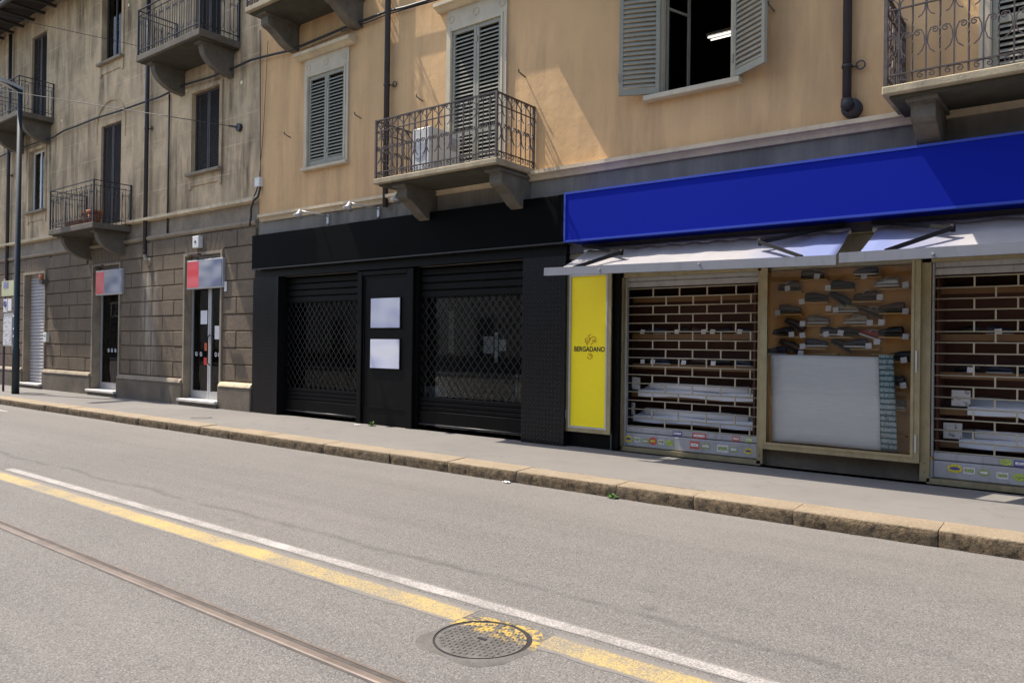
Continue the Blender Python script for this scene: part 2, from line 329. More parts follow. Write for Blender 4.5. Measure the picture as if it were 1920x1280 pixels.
# ------------------------------------------------------------------ ground
RZ = -.15
def sheet(name, mat, x0, x1, y0, y1, z, **k): return obj(name, MB().add([(x0, y0, z), (x1, y0, z), (x1, y1, z), (x0, y1, z)], [(0, 1, 2, 3)]).mesh(name, mat), kind='structure', **k)
sheet('road', ASPH, -150, 150, -150, 7.4, RZ)
B('pavement', PAVE, None, -60, 30, 7.58, 9.95, -.2, 0, kind='structure')
kerb = obj('kerb', None, kind='structure')
ends = [6.2, 5, 3.9, 2.7, 1.5, .25, -1.07, -2.27, -3.27, -4.17, -5.54, -6.65, -7.73, -9.15, -10.65, -11.63, -12.59, -13.7]
while ends[-1] > -36: ends.append(ends[-1]-rnd.uniform(.9, 1.45))
for b, a in zip(ends, ends[1:]):
    m = MB(); nx = 22; g = .004; jy, jz = rnd.uniform(-.012, .012), rnd.uniform(-.008, .006); rows = []
    prof = [(7.27, -.22), (7.268, -.13), (7.266, -.07), (7.268, -.02), (7.285, -.002), (7.4, 0), (7.62, .003)]
    for i in range(nx):
        t = i/(nx-1); x = a+g+(b-a-2*g)*t; e = .012 if i in (0, nx-1) else 0
        for j, (y, z) in enumerate(prof):
            rough = (.004, .009, .008, .006, .004, .001, 0)[j]
            rows.append((x, y+jy+e*(j < 5)+rnd.uniform(-rough, rough), z+jz-e*.5*(j in (3, 4, 5))+rnd.uniform(-1, 1)*(.004 if j in (3, 4) else .001)))
    n = len(prof); m.add(rows, [(i*n+j, (i+1)*n+j, (i+1)*n+j+1, i*n+j+1) for i in range(nx-1) for j in range(n-1)])
    for i in (0, nx-1): m.add([rows[i*n+j] for j in range(n)]+[(rows[i*n][0], 7.62, -.22)], [tuple(range(n+1))])
    m.build('kerb_stone', KERB, kerb, True)
def strip(name, mat, x0, x1, y0, y1, z, wob=.012, n=120):
    v = []; f = []
    for i in range(n+1):
        x = x0+(x1-x0)*i/n; v += [(x, y0+rnd.uniform(-wob, wob), z), (x, y1+rnd.uniform(-wob, wob), z)]
        if i: f.append((2*i-2, 2*i, 2*i+1, 2*i-1))
    return obj(name, MB().add(v, f).mesh(name, mat), kind='structure')
strip('white_line', WHITE_LINE, -10.95, 8, 3.69, 3.825, RZ+.002)
strip('yellow_line', YELLOW_LINE, -60, -3.04, 3.38, 3.645, RZ+.002, n=300); strip('yellow_line', YELLOW_LINE, -2.45, 8, 3.38, 3.645, RZ+.002)
PARK = m_paint('worn_parking_paint', (.6, .55, .5), .5, 6.62, 6.74, .03)
strip('parking_line', PARK, -23, -19.6, 6.62, 6.74, RZ+.002)
FILL = pm('gritty_rail_joint', (.075, .066, .06), .9, .3, 9, .4, 60)
r = thing('tram_rail', 'long worn brown steel tram rail sunk in the asphalt beside the yellow line', 'rail')
MB().prism([(2.545, RZ-.05), (2.545, RZ+.001), (2.552, RZ+.006), (2.592, RZ+.006), (2.6, RZ-.002), (2.6, RZ-.05)], -60, 12).build('rail_head', STEEL, r); MB().box(-60, 12, 2.525, 2.544, RZ-.05, RZ+.0015).build('joint_filler', FILL, r); MB().box(-60, 12, 2.6, 2.628, RZ-.05, RZ+.002).build('groove', FILL, r); MB().box(-60, 12, 2.628, 2.645, RZ-.05, RZ+.005).build('guard_lip', STEEL, r)
# manhole
mh = thing('manhole_cover', 'round cast iron manhole cover in a square frame, smeared with yellow line paint', 'manhole cover')
cx, cy, R0 = -2.73, 3.29, .262
def m_cast_yellow():
    m, t, b = newmat('cast_iron_with_yellow_paint'); q = T(t); z = q.xyz()
    base = q.mix(q.ramp(q.noise(9, 5, .7), .3, .7), (.085, .079, .074), (.155, .145, .136))
    band = q.math('MULTIPLY', q.ramp(z[1], 3.33, 3.40), q.ramp(z[1], 3.66, 3.6)); mask = q.math('MULTIPLY', band, q.ramp(q.noise(16, 5, .7), .47, .55))
    q.ln(q.mix(mask, base, (.46, .32, .09)), b.inputs['Base Color']); b.inputs['Roughness'].default_value = .9; b.inputs['Specular IOR Level'].default_value = .25
    q.bump(q.noise(90, 4, .75), b, .8, .008); return m
CASTY = m_cast_yellow()
fr = MB(); n = 48; v = []
for i in range(n):
    a = 2*math.pi*i/n; s = min(.31/max(abs(math.cos(a)), abs(math.sin(a))), .36)*(1+.03*math.sin(5*a+1))
    v += [(cx+math.cos(a)*(R0+.017+.005*math.sin(3*a)), cy+math.sin(a)*(R0+.017+.005*math.sin(3*a)), RZ+.006), (cx+math.cos(a)*s, cy+math.sin(a)*s, RZ+.0008), (cx+math.cos(a)*(R0+.017+.005*math.sin(3*a)), cy+math.sin(a)*(R0+.017+.005*math.sin(3*a)), RZ-.05)]
fr.add(v, [(3*i, 3*i+1, 3*((i+1) % n)+1, 3*((i+1) % n)) for i in range(n)]+[(3*i, 3*((i+1) % n), 3*((i+1) % n)+2, 3*i+2) for i in range(n)])
fr.build('frame', CASTY, mh)
MB().add([(cx+math.cos(2*math.pi*i/n)*(R0+.02), cy+math.sin(2*math.pi*i/n)*(R0+.02), RZ+.0018) for i in range(n)], [tuple(range(n))]).build('gap', CABLE, mh)
lid = MB().add([(cx+math.cos(2*math.pi*i/n)*(R0-.006), cy-.008+math.sin(2*math.pi*i/n)*(R0-.006), RZ+.005) for i in range(n)], [tuple(range(n))])
st = MB()
for i in range(-12, 13):
    for j in range(-12, 13):
        u_, w_ = i*.036+(j % 2)*.018, j*.036; x, y = cx+u_*.9-w_*.436, cy+u_*.436+w_*.9; d = math.hypot(x-cx, y-cy)
        if (d < R0-.02) and max(abs(x-cx), abs(y-cy)) < .31 and not (abs(x-cx) < .04 and abs(y-cy) < .035):
            q = .0125; st.add([(x-q, y-q, RZ+.006), (x+q, y-q, RZ+.006), (x+q, y+q, RZ+.006), (x-q, y+q, RZ+.006), (x-q*.6, y-q*.6, RZ+.0105), (x+q*.6, y-q*.6, RZ+.0105), (x+q*.6, y+q*.6, RZ+.0105), (x-q*.6, y+q*.6, RZ+.0105)],
                              [(4, 5, 6, 7), (0, 1, 5, 4), (1, 2, 6, 5), (2, 3, 7, 6), (3, 0, 4, 7)])
ld = lid.build('lid', CASTY, mh); st.build('studs', CASTY, ld, kind='stuff')
B('lift_slot', CABLE, ld, cx-.03, cx+.03, cy-.012, cy+.012, RZ+.0075, RZ+.0085)
def weed(x, y, z, s, label):
    t = thing('weed', label, 'plant', loc=(x, y, z)); m = MB()
    for i in range(26):
        a = rnd.uniform(0, 6.28); l = s*rnd.uniform(.4, 1); e = rnd.uniform(.2, 1.2); wd = l*.22
        d = Vector((math.cos(a)*math.cos(e), math.sin(a)*math.cos(e), math.sin(e))); sd = Vector((-math.sin(a), math.cos(a), 0))*wd
        p0 = d*l*.25; p1 = d*l*.65; p2 = d*l+Vector((0, 0, -l*.15)); m.add([p0, p1+sd, p2, p1-sd, Vector((0, 0, 0))], [(0, 1, 2, 3), (4, 0, 1)])
    m.build('leaves', LEAF, t); MB().tube([(0, 0, -.02), (0, 0, s*.5)], .003, 4).build('stem', LEAF, t)
weed(-4.19, 7.24, RZ, .095, 'small green weed growing at a kerb joint on the road edge')
weed(-10.5, 9.42, 0, .12, 'low green weed at the foot of the black shop door')
# ------------------------------------------------------------------ building 1: weathered stucco house (left)
W = 9.6; XP = -14.35; XL = -36
lb = thing('stucco_house', 'weathered beige stucco house with dark rusticated stone ground floor and overhanging eaves', 'building')
bays = [-16.5, -21.25, -26.1, -31]
gb = [-16.42, -21.22, -25.95, -30.8]
up_holes = []
for i, c in enumerate(bays):
    up_holes += [(c-.58, c+.58, 4.5 if i == 1 else 5.46, 7.36), (c-.56, c+.56, 9.08 if i != 0 and i != 2 else 8.2, 10.95)]
wall('upper_wall', STUCCO, lb, XL, XP, 4.05, 11.7, W, .21, up_holes)
g_holes = [(c-.76, c+.76, 0, 3.5) for c in gb]
wall('ground_floor_wall', MOULD, lb, XL, XP, 0, 4.05, W+.02, .5, g_holes)
# belt course, mouldings
MB().prism([(W, 4.5), (9.44, 4.52), (9.44, 4.585), (W, 4.61)], XL, XP-.02).build('ledge', LEDGE, lb)
MB().prism([(W, 4.0), (9.53, 4.02), (9.5, 4.06), (9.5, 4.1), (9.55, 4.13), (W, 4.14)], XL, XP-.01).build('belt_moulding', MOULD, lb)
wall('belt_band', MOULD, lb, XL, XP-.005, 4.12, 4.51, W-.012, .1, [])
rust = wall('stone_backing', MOULD, lb, XL, XP-.015, .55, 4.0, W-.01, .05, g_holes)
piers = []; prev = XP-.02
for c in gb: piers.append((c+.82, prev)); prev = c-.82
for a, b in piers:
    MB().prism([(W, .5), (9.44, .5), (9.44, .52), (9.46, .56), (9.5, .60), (W, .615)], a, b).build('plinth_moulding', LEDGE if a > -16 else MOULD, lb)
    BC('plinth', PLINTH, lb, a-.05, b+(.05 if b < XP-.1 else 0), 9.45, 9.62, -.02, .5, c=.02)
    for k in range(9):
        z = .62+k*.372; x = a; L = 1.07
        first = L if k % 2 else L*.5
        xs = [a]
        while xs[-1] < b-.02:
            st_ = first if len(xs) == 1 else L
            nx = xs[-1]+st_
            if b-nx < .3: nx = b
            xs.append(min(nx, b))
        for x0, x1 in zip(xs, xs[1:]):
            if any(abs((x0+x1)/2-c) < 1.05 and k >= 8 for c in gb): continue
            e = rnd.uniform(-.006, .006); MB().cbox(x0+.007, x1-.007, 9.535+e, 9.6, z+.008, z+.364, .014).build('stone_block', STONE, rust)
for c in gb:                                         # flat arch of voussoirs and stone surround
    zt, zb = 3.98, 3.56
    for i in range(9):
        t0, t1 = (i/9-.5), ((i+1)/9-.5); wb, wt = 1.62, 2.1
        MB().plate([(c+t0*wb+.006, zb), (c+t1*wb-.006, zb), (c+t1*wt-.006, zt), (c+t0*wt+.006, zt)], 9.535, 9.6).build('voussoir', STONE, rust)
    s_ = frame_mb(c-.82, c+.82, 0, 3.56, .065, 9.5, 9.66, False); s_.build('door_surround', MOULD, lb)
    BC('threshold', MARBLE, lb, c-.82, c+.82, 9.36, 9.95, .09, .155, c=.012); B('step_base', PLINTH, lb, c-.8, c+.8, 9.42, 9.95, -.02, .088)
# upper windows
def louvre_pair(parent, c, z0, z1, hw, y, mat, pitch=.042):
    for s in (-1, 1):
        x0, x1 = (c-hw, c-.006) if s < 0 else (c+.006, c+hw)
        sh = frame_mb(x0, x1, z0, z1, .055, y, y+.04).build('shutter', mat, parent)
        m = MB(); z = z0+.07
        while z < z1-.07:
            m.add([(x0+.05, y+.004, z), (x1-.05, y+.004, z), (x1-.05, y+.034, z+.03), (x0+.05, y+.034, z+.03), (x0+.05, y+.004, z+.007), (x1-.05, y+.004, z+.007), (x1-.05, y+.034, z+.037), (x0+.05, y+.034, z+.037)],
                  [(0, 1, 2, 3), (4, 5, 6, 7), (0, 1, 5, 4)]); z += pitch
        m.build('louvres', mat, sh, kind='stuff')
def surround(c, z0, z1, hw=.7):
    MB().box(c-hw, c-hw+.11, 9.565, W+.01, z0-.37, z1+.09).box(c+hw-.11, c+hw, 9.565, W+.01, z0-.37, z1+.09).box(c-hw+.11, c+hw-.11, 9.565, W+.01, z1+.0, z1+.09).box(c-hw+.11, c+hw-.11, 9.575, W+.01, z0-.30, z0-.07).build('window_surround', STUCCO, lb)
    BC('window_sill', MOULD, lb, c-hw-.02, c+hw+.02, 9.47, W+.3, z0-.07, z0, c=.01)
for i, c in enumerate(bays):
    if i == 1:
        louvre_pair(lb, c, 4.5, 7.36, .575, W+.06, SHUTD)
        m = MB().tube([(c-.82, 9.6, 6.9)]+[(c-.82, 9.59, 7.35)]+[(c-.82+.82*(1-math.cos(a)), 9.59, 7.4+.6*math.sin(a)) for a in [math.pi*k/14 for k in range(15)]]+[(c+.82, 9.59, 7.35), (c+.82, 9.6, 6.9)], .028, 6); m.build('arch_moulding', STUCCO, lb)
    else:
        surround(c, 5.46, 7.36)
        if i == 0: louvre_pair(lb, c, 5.46, 7.36, .575, W+.06, SHUTD)
        else:
            frame_mb(c-.57, c+.57, 5.47, 7.36, .06, W+.1, W+.15).box(c-.03, c+.03, W+.1, W+.15, 5.5, 7.3).build('casement', PLAST, lb); B('window_pane', GLASSD, lb, c-.52, c+.52, W+.125, W+.129, 5.52, 7.3)
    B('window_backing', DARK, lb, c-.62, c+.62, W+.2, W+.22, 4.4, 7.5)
    if i in (0, 2): louvre_pair(lb, c, 8.2, 10.95, .555, W+.06, SHUTD)
    else:
        surround(c, 9.08, 10.95, .68)
        frame_mb(c-.55, c+.55, 9.09, 10.95, .06, W+.1, W+.15).box(c-.03, c+.03, W+.1, W+.15, 9.1, 10.9).build('casement', SHUTD, lb)
        B('window_pane', GLASSD, lb, c-.5, c+.5, W+.125, W+.129, 9.1, 10.9); B('curtain', PAPER, lb, c+.1, c+.48, W+.17, W+.175, 9.1, 10.8)
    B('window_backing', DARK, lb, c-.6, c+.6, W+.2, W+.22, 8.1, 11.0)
# eaves
MB().prism([(9.6, 11.7), (8.62, 11.52), (8.62, 11.6), (9.6, 11.82)], XL, XP).build('eaves_soffit', ROOF, lb)
gut = MB(); gut.tube([(XL, 8.56, 11.5), (XP, 8.56, 11.5)], .075, 10); gut.build('gutter', PIPE, lb, True)
for k in range(26): B('rafter', ROOF, lb, XL+.4+k*.82, XL+.5+k*.82, 8.66, 9.58, 11.45, 11.52)
MB().prism([(8.5, 11.62), (13, 13.3), (13, 13.4), (8.5, 11.7)], XL, XP).build('roof', TERRA, lb)
B('backing_block', DARK, lb, XL, XP-.02, 12.6, 13, -.1, 11.6)
# ------------------------------------------------------------------ unseen house across the street, added to block sky and show in glass
ob = thing('unseen_facing_house', 'long plain beige house across the street, unseen, added to block sky and give the shop glass a reflection', 'building')
OW = pm('beige_facing_plaster', (.58, .5, .4), .9, .12, .6, 0)
B('wall', OW, ob, -75, 45, -22, -12, RZ, 8.5); B('plinth', PLINTH, ob, -75, 45, -12.02, -11.94, RZ, .9)
for k in range(28):
    for z in (.9, 4.9): B('window', GLASSF, ob, -72+k*4.1, -70.8+k*4.1, -11.99, -11.96, z, z+2.1)
B('roof_edge', ROOF, ob, -75, 45, -12.6, -11.4, 8.5, 8.7)
B('pavement', PAVE, None, -75, 45, -11.93, -9, -.2, 0, kind='structure')
# ------------------------------------------------------------------ balconies
def sym(m, pts, r, n=4):
    m.tube(pts, r, n); m.tube([(-x, y, z) for x, y, z in pts], r, n)
def scroll_mesh():
    m = MB().box(-.007, .007, -.007, .007, .0, .97)
    sym(m, [(.004, 0, .80), (.018, 0, .85), (.05, 0, .885), (.085, 0, .90), (.112, 0, .95)]+spiral(.085, .94, .027, .3, 1., 8), .0075)
    sym(m, [(.006, 0, .78), (.016, 0, .72), (.04, 0, .675), (.075, 0, .655)], .007)
    sym(m, [(.08, 0, .27), (.035, 0, .31), (.012, 0, .38), (.018, 0, .46), (.045, 0, .525)]+spiral(.078, .495, .036, 2.4, -1.25, 10), .008)
    sym(m, [(.006, 0, .10), (.03, 0, .10)]+spiral(.05, .06, .033, 1.7, -1.15, 9), .007)
    return m.mesh('scroll_baluster', IRON)
def twist_mesh():
    m = MB(); k = 22; v = []
    for i in range(k+1):
        z = .02+.95*i/k; a = i*.9*(1 if 6 <= i <= 14 else 0)
        v += [(0.010*math.cos(a+q*math.pi/2), .010*math.sin(a+q*math.pi/2), z) for q in range(4)]
    m.add(v, [(i*4+q, i*4+(q+1) % 4, i*4+4+(q+1) % 4, i*4+4+q) for i in range(k) for q in range(4)]); return m.mesh('twisted_baluster', IRON)
def old_mesh():
    m = MB()
    for x in (-.09, 0, .09): m.box(x-.006, x+.006, -.006, .006, 0, .97 if x == 0 else .86)
    sym(m, [(.09, 0, .52), (.085, 0, .66), (.075, 0, .74)]+spiral(.045, .77, .034, .1, 1.15, 10), .0055)
    sym(m, [(.0, 0, .17), (.045, 0, .19), (.075, 0, .25), (.088, 0, .35)], .0055)
    return m.mesh('old_baluster', IRON2)
SCR, TWI, OLD = scroll_mesh(), twist_mesh(), old_mesh()
def corbel(parent, x0, x1, zt, mat, kind):
    if kind == 'peach':
        pr = [(W+.02, zt), (8.82, zt), (8.82, zt-.05), (8.85, zt-.055), (8.85, zt-.20), (8.9, zt-.235), (8.97, zt-.25), (9.1, zt-.33), (9.28, zt-.46), (9.42, zt-.52), (W+.02, zt-.53)]
    else:
        pr = [(W+.02, zt), (8.78, zt), (8.78, zt-.05), (8.84, zt-.055)]+[(8.84+.70*(1-math.cos(a)), zt-.055-.50*math.sin(a)) for a in [math.pi/2*k/8 for k in range(9)]]+[(W+.02, zt-.58)]
    MB().prism(pr, x0, x1).build('corbel', mat, parent)
    B('corbel_cap', mat, parent, x0-.035, x1+.035, 8.76, W, zt-.04, zt-.002)
def balcony(parent, x0, x1, zt, th, style, corbs=None, yf=8.65, h=1.0, smat=None, detail=True):
    peach = style == 'peach'; smat = smat or (SLAB if peach else SLABD); iron = IRON if peach else IRON2
    s = BC('balcony', smat, parent, x0-.03, x1+.03, yf-.03, W, zt-th, zt, c=.012)
    cm = CONC if peach else SLABD
    B('soffit', SOFF, s, x0+.03, x1-.03, yf+.05, W-.002, zt-th-.03, zt-th-.001)  # dark sheet carrying the painted shade of the underside
    for c in (corbs or (x0+.3, x1-.3)): corbel(s, c-(.115 if peach else .09), c+(.115 if peach else .09), zt-th-.03, cm, style)
    r = .012
    rails = [(.985, .016), (.80 if peach else .86, .011), (.11, .012)]
    for hz, rr in rails:
        for a, b in (((x0, yf, 0), (x1, yf, 0)), ((x0, yf, 0), (x0, W, 0)), ((x1, yf, 0), (x1, W, 0))):
            B('handrail' if hz > .95 else 'rail', iron, s, min(a[0], b[0])-rr, max(a[0], b[0])+rr, min(a[1], b[1])-rr, max(a[1], b[1])+rr, zt+hz*h-rr*.6, zt+hz*h+rr*.6)
    for x in (x0, x1):
        for y in (yf, W-.03): B('post', iron, s, x-.017, x+.017, y-.017, y+.017, zt, zt+h)
    nb = round((x1-x0)/.25) if peach else round((x1-x0)/.3)
    for i in range(nb):
        x = x0+(x1-x0)*(i+.5)/nb
        obj('baluster', SCR if peach else OLD, s, (x, yf, zt))
        if peach and i: obj('baluster', TWI, s, (x0+(x1-x0)*i/nb, yf, zt))
    ns = 4 if peach else 3
    for x in (x0, x1):
        for i in range(ns):
            y = yf+(W-yf)*(i+.5)/ns
            obj('baluster', SCR if peach else OLD, s, (x, y, zt), (0, 0, math.pi/2))
            if peach and i: obj('baluster', TWI, s, (x, yf+(W-yf)*i/ns, zt))
    return s
balcony(lb, -22.62, -20.03, 4.46, .14, 'old', h=1.08); balcony(lb, -17.86, -15.18, 8.14, .14, 'old', h=1.08); balcony(lb, -27.6, -24.95, 8.14, .14, 'old', h=1.03)
# ------------------------------------------------------------------ building 2: peach house
pb = thing('peach_house', 'peach plastered house with grey louvred shutters and wrought iron balconies above the shops', 'building')
XR = 8
ph = [(-12.68, -11.57, 5.05, 6.84), (-8.78, -7.71, 4.25, 6.83), (-4.92, -3.82, 5.0, 6.8), (-.95, .15, 4.25, 6.83)]
wall('upper_wall', PEACH, pb, XP, XR, 4.1, 14.8, W, .28, ph)
wall('grey_band', BAND, pb, XP, XR, 2.8, 4.1, W-.01, .4, [(-13.5, -7.2, 0, 2.86), (-5.6, 6, 0, 2.98)])
wall('pier', BLACKP, pb, XP, XR, -.05, 2.8, W+.03, .4, [(-13.5, -7.2, -.1, 2.9), (-5.5, 6, -.1, 2.9)])
MB().prism([(W, 4.06), (9.55, 4.06), (9.53, 4.1), (9.5, 4.13), (9.46, 4.145), (9.46, 4.2), (W, 4.225)], XP+.14, XR).build('cornice', CORN, pb)
MB().prism([(W, 14.6), (8.75, 14.6), (8.75, 14.8), (W, 14.9)], XP, XR).build('eaves', ROOF, pb)
B('backing_block', DARK, pb, XP, XR, 13.6, 14, -.1, 14.8)
def slat_mesh(L, d=.036, th=.014, dz=.034):
    return MB().add([(-L/2, 0, 0), (L/2, 0, 0), (L/2, d, dz), (-L/2, d, dz), (-L/2, 0, th), (L/2, 0, th), (L/2, d, dz+th), (-L/2, d, dz+th)],
                    [(0, 3, 2, 1), (4, 5, 6, 7), (0, 1, 5, 4), (1, 2, 6, 5), (2, 3, 7, 6), (3, 0, 4, 7)]).mesh('slat', SHUT)
def shutter(parent, wd, z0, z1, loc, rotz=0, pitch=.066, mid=None, dz=.034):
    """louvred leaf; local x from 0..wd, y 0 front"""
    m = MB().box(0, .055, 0, .042, z0, z1).box(wd-.055, wd, 0, .042, z0, z1).box(.055, wd-.055, .002, .04, z0, z0+.09).box(.055, wd-.055, .002, .04, z1-.07, z1)
    rails = [z0+.09]+([mid] if mid else [])+[z1-.07]
    if mid: m.box(.055, wd-.055, .002, .04, mid-.04, mid+.04)
    for z in (z0+.25, z1-.25): m.box(-.012, .02, -.012, .01, z-.05, z+.05)
    sh = m.build('shutter', SHUT, parent, loc=loc, rot=(0, 0, rotz)); sm = slat_mesh(wd-.112, dz=dz)
    z = z0+.1
    while z < z1-.11:
        if not (mid and abs(z+.02-mid) < .062): obj('slat', sm, sh, (wd/2, .003, z))
        z += pitch
    return sh
def peach_surround(c, z0, z1, hw, sill=True, hood=True, parts=pb):
    m = MB()
    for s in (-1, 1):
        m.box(*sorted((c+s*hw, c+s*(hw+.12))), 9.56, W+.02, z0-(.09 if sill else 0), z1+.06); m.box(*sorted((c+s*(hw+.015), c+s*(hw+.05))), 9.548, 9.56, z0, z1+.04)
    m.box(c-hw, c+hw, 9.56, W+.02, z1, z1+.06).box(c-hw-.12, c+hw+.12, 9.57, W+.02, z1+.06, z1+.36)
    m.build('window_surround', FRAME, pb)
    for dx in (-.55, 0, .55):
        mm = MB(); k = 14; mm.tube([(c+dx+.06*math.cos(6.2832*i/k), 9.57, z1+.2+.06*math.sin(6.2832*i/k)) for i in range(k+1)], .011, 5); mm.build('roundel', FRAME, pb)
    if sill: BC('window_sill', FRAME, pb, c-hw-.14, c+hw+.14, 9.5, W+.05, z0-.1, z0-.035, c=.01)
    if hood: MB().prism([(W, z1+.36), (9.52, z1+.36), (9.46, z1+.40), (9.40, z1+.42), (9.40, z1+.48), (W, z1+.53)], c-hw-.3, c+hw+.3).build('window_hood', CORN, pb)
peach_surround(-12.125, 5.05, 6.84, .555); peach_surround(-8.245, 4.25, 6.83, .535, False); peach_surround(-.4, 4.25, 6.83, .55, False)
for a, b, z0, z1, mid in ((-12.68, -11.57, 5.05, 6.84, None), (-8.78, -7.71, 4.26, 6.83, 5.05), (-.95, .15, 4.26, 6.83, 5.05)):
    hw = (b-a)/2-.008
    shutter(pb, hw, z0, z1, (a+.004, W-.012, 0), mid=mid); shutter(pb, hw, z0, z1, (a+hw+.012, W-.012, 0), mid=mid)
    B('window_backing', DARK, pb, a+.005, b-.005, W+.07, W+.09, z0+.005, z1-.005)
# open window with a lit room behind
a, b = -4.92, -3.82
BC('window_sill', FRAME, pb, a-.16, b+.12, 9.47, W+.12, 4.925, 5.0, c=.01)
frame_mb(a-.0, b+.0, 5.0, 6.8, .06, W+.04, W+.12, False).build('window_frame', FRAME, pb)
shutter(pb, .56, 5.02, 6.8, (-4.87-.56*math.cos(.42), 9.56-.56*math.sin(.42), 0), .42, dz=.056)
shutter(pb, .60, 5.02, 6.8, (-3.82, 9.56, 0), math.radians(-30), dz=.056)
cas = frame_mb(0, .48, 5.04, 6.76, .045, 0, .04).box(.045, .435, .005, .035, 6.25, 6.28).build('casement', SHUT, pb, loc=(a+.07, W+.13, 0), rot=(0, 0, math.radians(72)))
B('window_pane', GLASS, cas, .045, .435, .018, .022, 5.085, 6.715)
cas = frame_mb(-.56, 0, 5.04, 6.76, .05, 0, .04).build('casement', FRAME, pb, loc=(b-.07, W+.13, 0), rot=(0, 0, math.radians(-80)))
B('window_pane', GLASS, cas, -.51, -.05, .018, .022, 5.09, 6.71)
MB().add([(a-1.5, W+.3, 4.3), (b+1.5, W+.3, 4.3), (b+1.5, 13.4, 4.3), (a-1.5, 13.4, 4.3), (a-1.5, W+.3, 7.4), (b+1.5, W+.3, 7.4), (b+1.5, 13.4, 7.4), (a-1.5, 13.4, 7.4)],
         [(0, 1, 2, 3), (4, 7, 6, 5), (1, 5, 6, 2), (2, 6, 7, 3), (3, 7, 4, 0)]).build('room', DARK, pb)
LP = P(1328, 74, 11.0); LY = 11.0*(6.58-1.5)/(LP.z-1.5); LX = LP.x*LY/11.0
cl = thing('ceiling_lamp', 'twin tube fluorescent lamp glowing on the ceiling inside the open window', 'lamp')
B('housing', PLAST, cl, LX, LX+1.3, LY-.08, LY+.08, 6.605, 6.65)
for y in (LY-.06, LY+.06): MB().tube([(LX+.02, y, 6.58), (LX+1.28, y, 6.58)], .012, 8).build('tube', TUBE, cl, True)
balcony(pb, -9.62, -7.03, 4.245, .085, 'peach', (-9.2, -7.2), h=.985)
balcony(pb, -1.8, .95, 4.245, .085, 'peach', (-1.48, .63), h=.985)
balcony(pb, -13.45, -10.95, 8.12, .1, 'peach', (-13.15, -11.2)); balcony(pb, -7.7, -2.8, 8.12, .1, 'peach')  # second one is out of view, its length shaped to shade the wall
for px, py in ((545, 258), (677, 222), (793, 190), (985, 145), (1452, 22)):
    p = P(px, py, W); MB().tube([p, p+Vector((-.01, -.07, .02)), p+Vector((-.03, -.13, .05)), p+Vector((-.03, -.14, .09))], .012, 5).build('wall_hook', CONC, pb)
# ------------------------------------------------------------------ drainpipes, cables, small fittings
def pipe(x, z0, z1, label, r=.052, y=9.5, shoe=None, brackets=(), mat=PIPE):
    t = thing('drainpipe', label, 'drainpipe'); MB().tube([(x, y, z0), (x, y, z1)], r, 12).build('pipe', mat, t, True)
    for z in brackets:
        MB().tube([(x, y, z-.018), (x, y, z+.018)], r+.01, 12).build('bracket', PIPE, t, True); MB().tube([(x, y, z), (x+.1, W, z)], .01, 5).build('bracket_pin', PIPE, t)
        k = 12; MB().tube([(x+.14+.05*math.cos(6.2832*i/k), 9.56, z+.05*math.sin(6.2832*i/k)) for i in range(k+1)], .01, 4).build('bracket_scroll', PIPE, t)
    if shoe == 'swan':
        MB().tube([(x, y, z0+.06), (x+.02, y, z0-.03), (x+.1, y, z0-.1), (x+.17, y+.02, z0-.16)], .05, 10).build('elbow', MOULD, t, True)
        MB().tube([(x+.17, 9.5, z0-.15), (x+.17, 9.6, z0-.15)], .11, 14).build('outlet', MOULD, t, True)
    if shoe == 'cone':
        MB().tube([(x, y, z0+.05), (x, y, z0-.02), (x+.04, 9.55, z0-.06)], [.06, .075, .07], 12).build('elbow', PIPE, t, True)
        MB().tube([(x+.05, 9.52, z0-.07), (x+.05, 9.6, z0-.07)], .115, 16).build('collar', PIPE, t, True)
    return t
pipe(-19.1, 3.62, 11.4, 'thick dark drainpipe ending in a pale elbow on the rusticated stone wall', brackets=(6.85, 3.75), shoe='swan')
pipe(-18.12, 4.1, 7.55, 'thin dark pipe on beige stucco beside the thick drainpipe', .022, 9.56)
pipe(-28.15, 3.2, 11.4, 'dark drainpipe on beige stucco behind the street lamp', brackets=(9.9, 6.8))
pipe(-10.3, 3.98, 14.6, 'dark drainpipe on peach wall passing behind the iron balcony', brackets=(6.2,))
pipe(-2.4, 4.42, 14.6, 'dark drainpipe on peach wall with a round collar above the cornice', .05, 9.52, brackets=(4.85,), shoe='cone')
def wire(name, label, pts, r, cat='cable', mat=CABLE, n=5):
    t = MB().tube(pts, r, n); return t.build(name, mat, None, label=label, category=cat)
wp = [(-30, 305), (0, 294), (12, 288), (30, 281), (60, 271), (100, 258), (107, 253), (120, 245), (140, 238), (180, 222), (225, 208), (270, 192), (300, 182), (318, 173), (345, 160), (395, 145), (440, 127), (470, 113), (510, 103), (545, 95), (600, 72), (640, 55), (690, 36), (725, 22), (760, 14), (800, 2), (850, -14), (950, -50)]
wire('facade_cable', 'thick black cable sagging along both house fronts under the upper windows', [P(x, y, 9.5) for x, y in wp], .026)
wp = [(640, 60), (690, 42), (725, 28), (780, 12), (850, -8), (950, -40)]
wire('facade_cable', 'thinner second black cable strung on the peach wall', [P(x, y, 9.52) for x, y in wp], .011)
A = P(447, 239, 9.55); Bq = P(0, 169, 7.0)
t = thing('span_wire', 'long thin tram span wire tied to a round wall plate on beige stucco', 'wire')
MB().tube([A+(Bq-A)*k for k in (0.03, .5, 1, 2.2)], .009, 5).build('wire', CABLE, t); MB().tube([A+Vector((0, -.02, 0)), A+Vector((0, .05, 0))], .09, 12).build('wall_plate', IRON2, t); MB().tube([A, A+(Bq-A)*.035], .022, 6).build('eye_bolt', IRON2, t)
A = P(262, 87, 9.55); Bq = P(0, 30, 6.9)
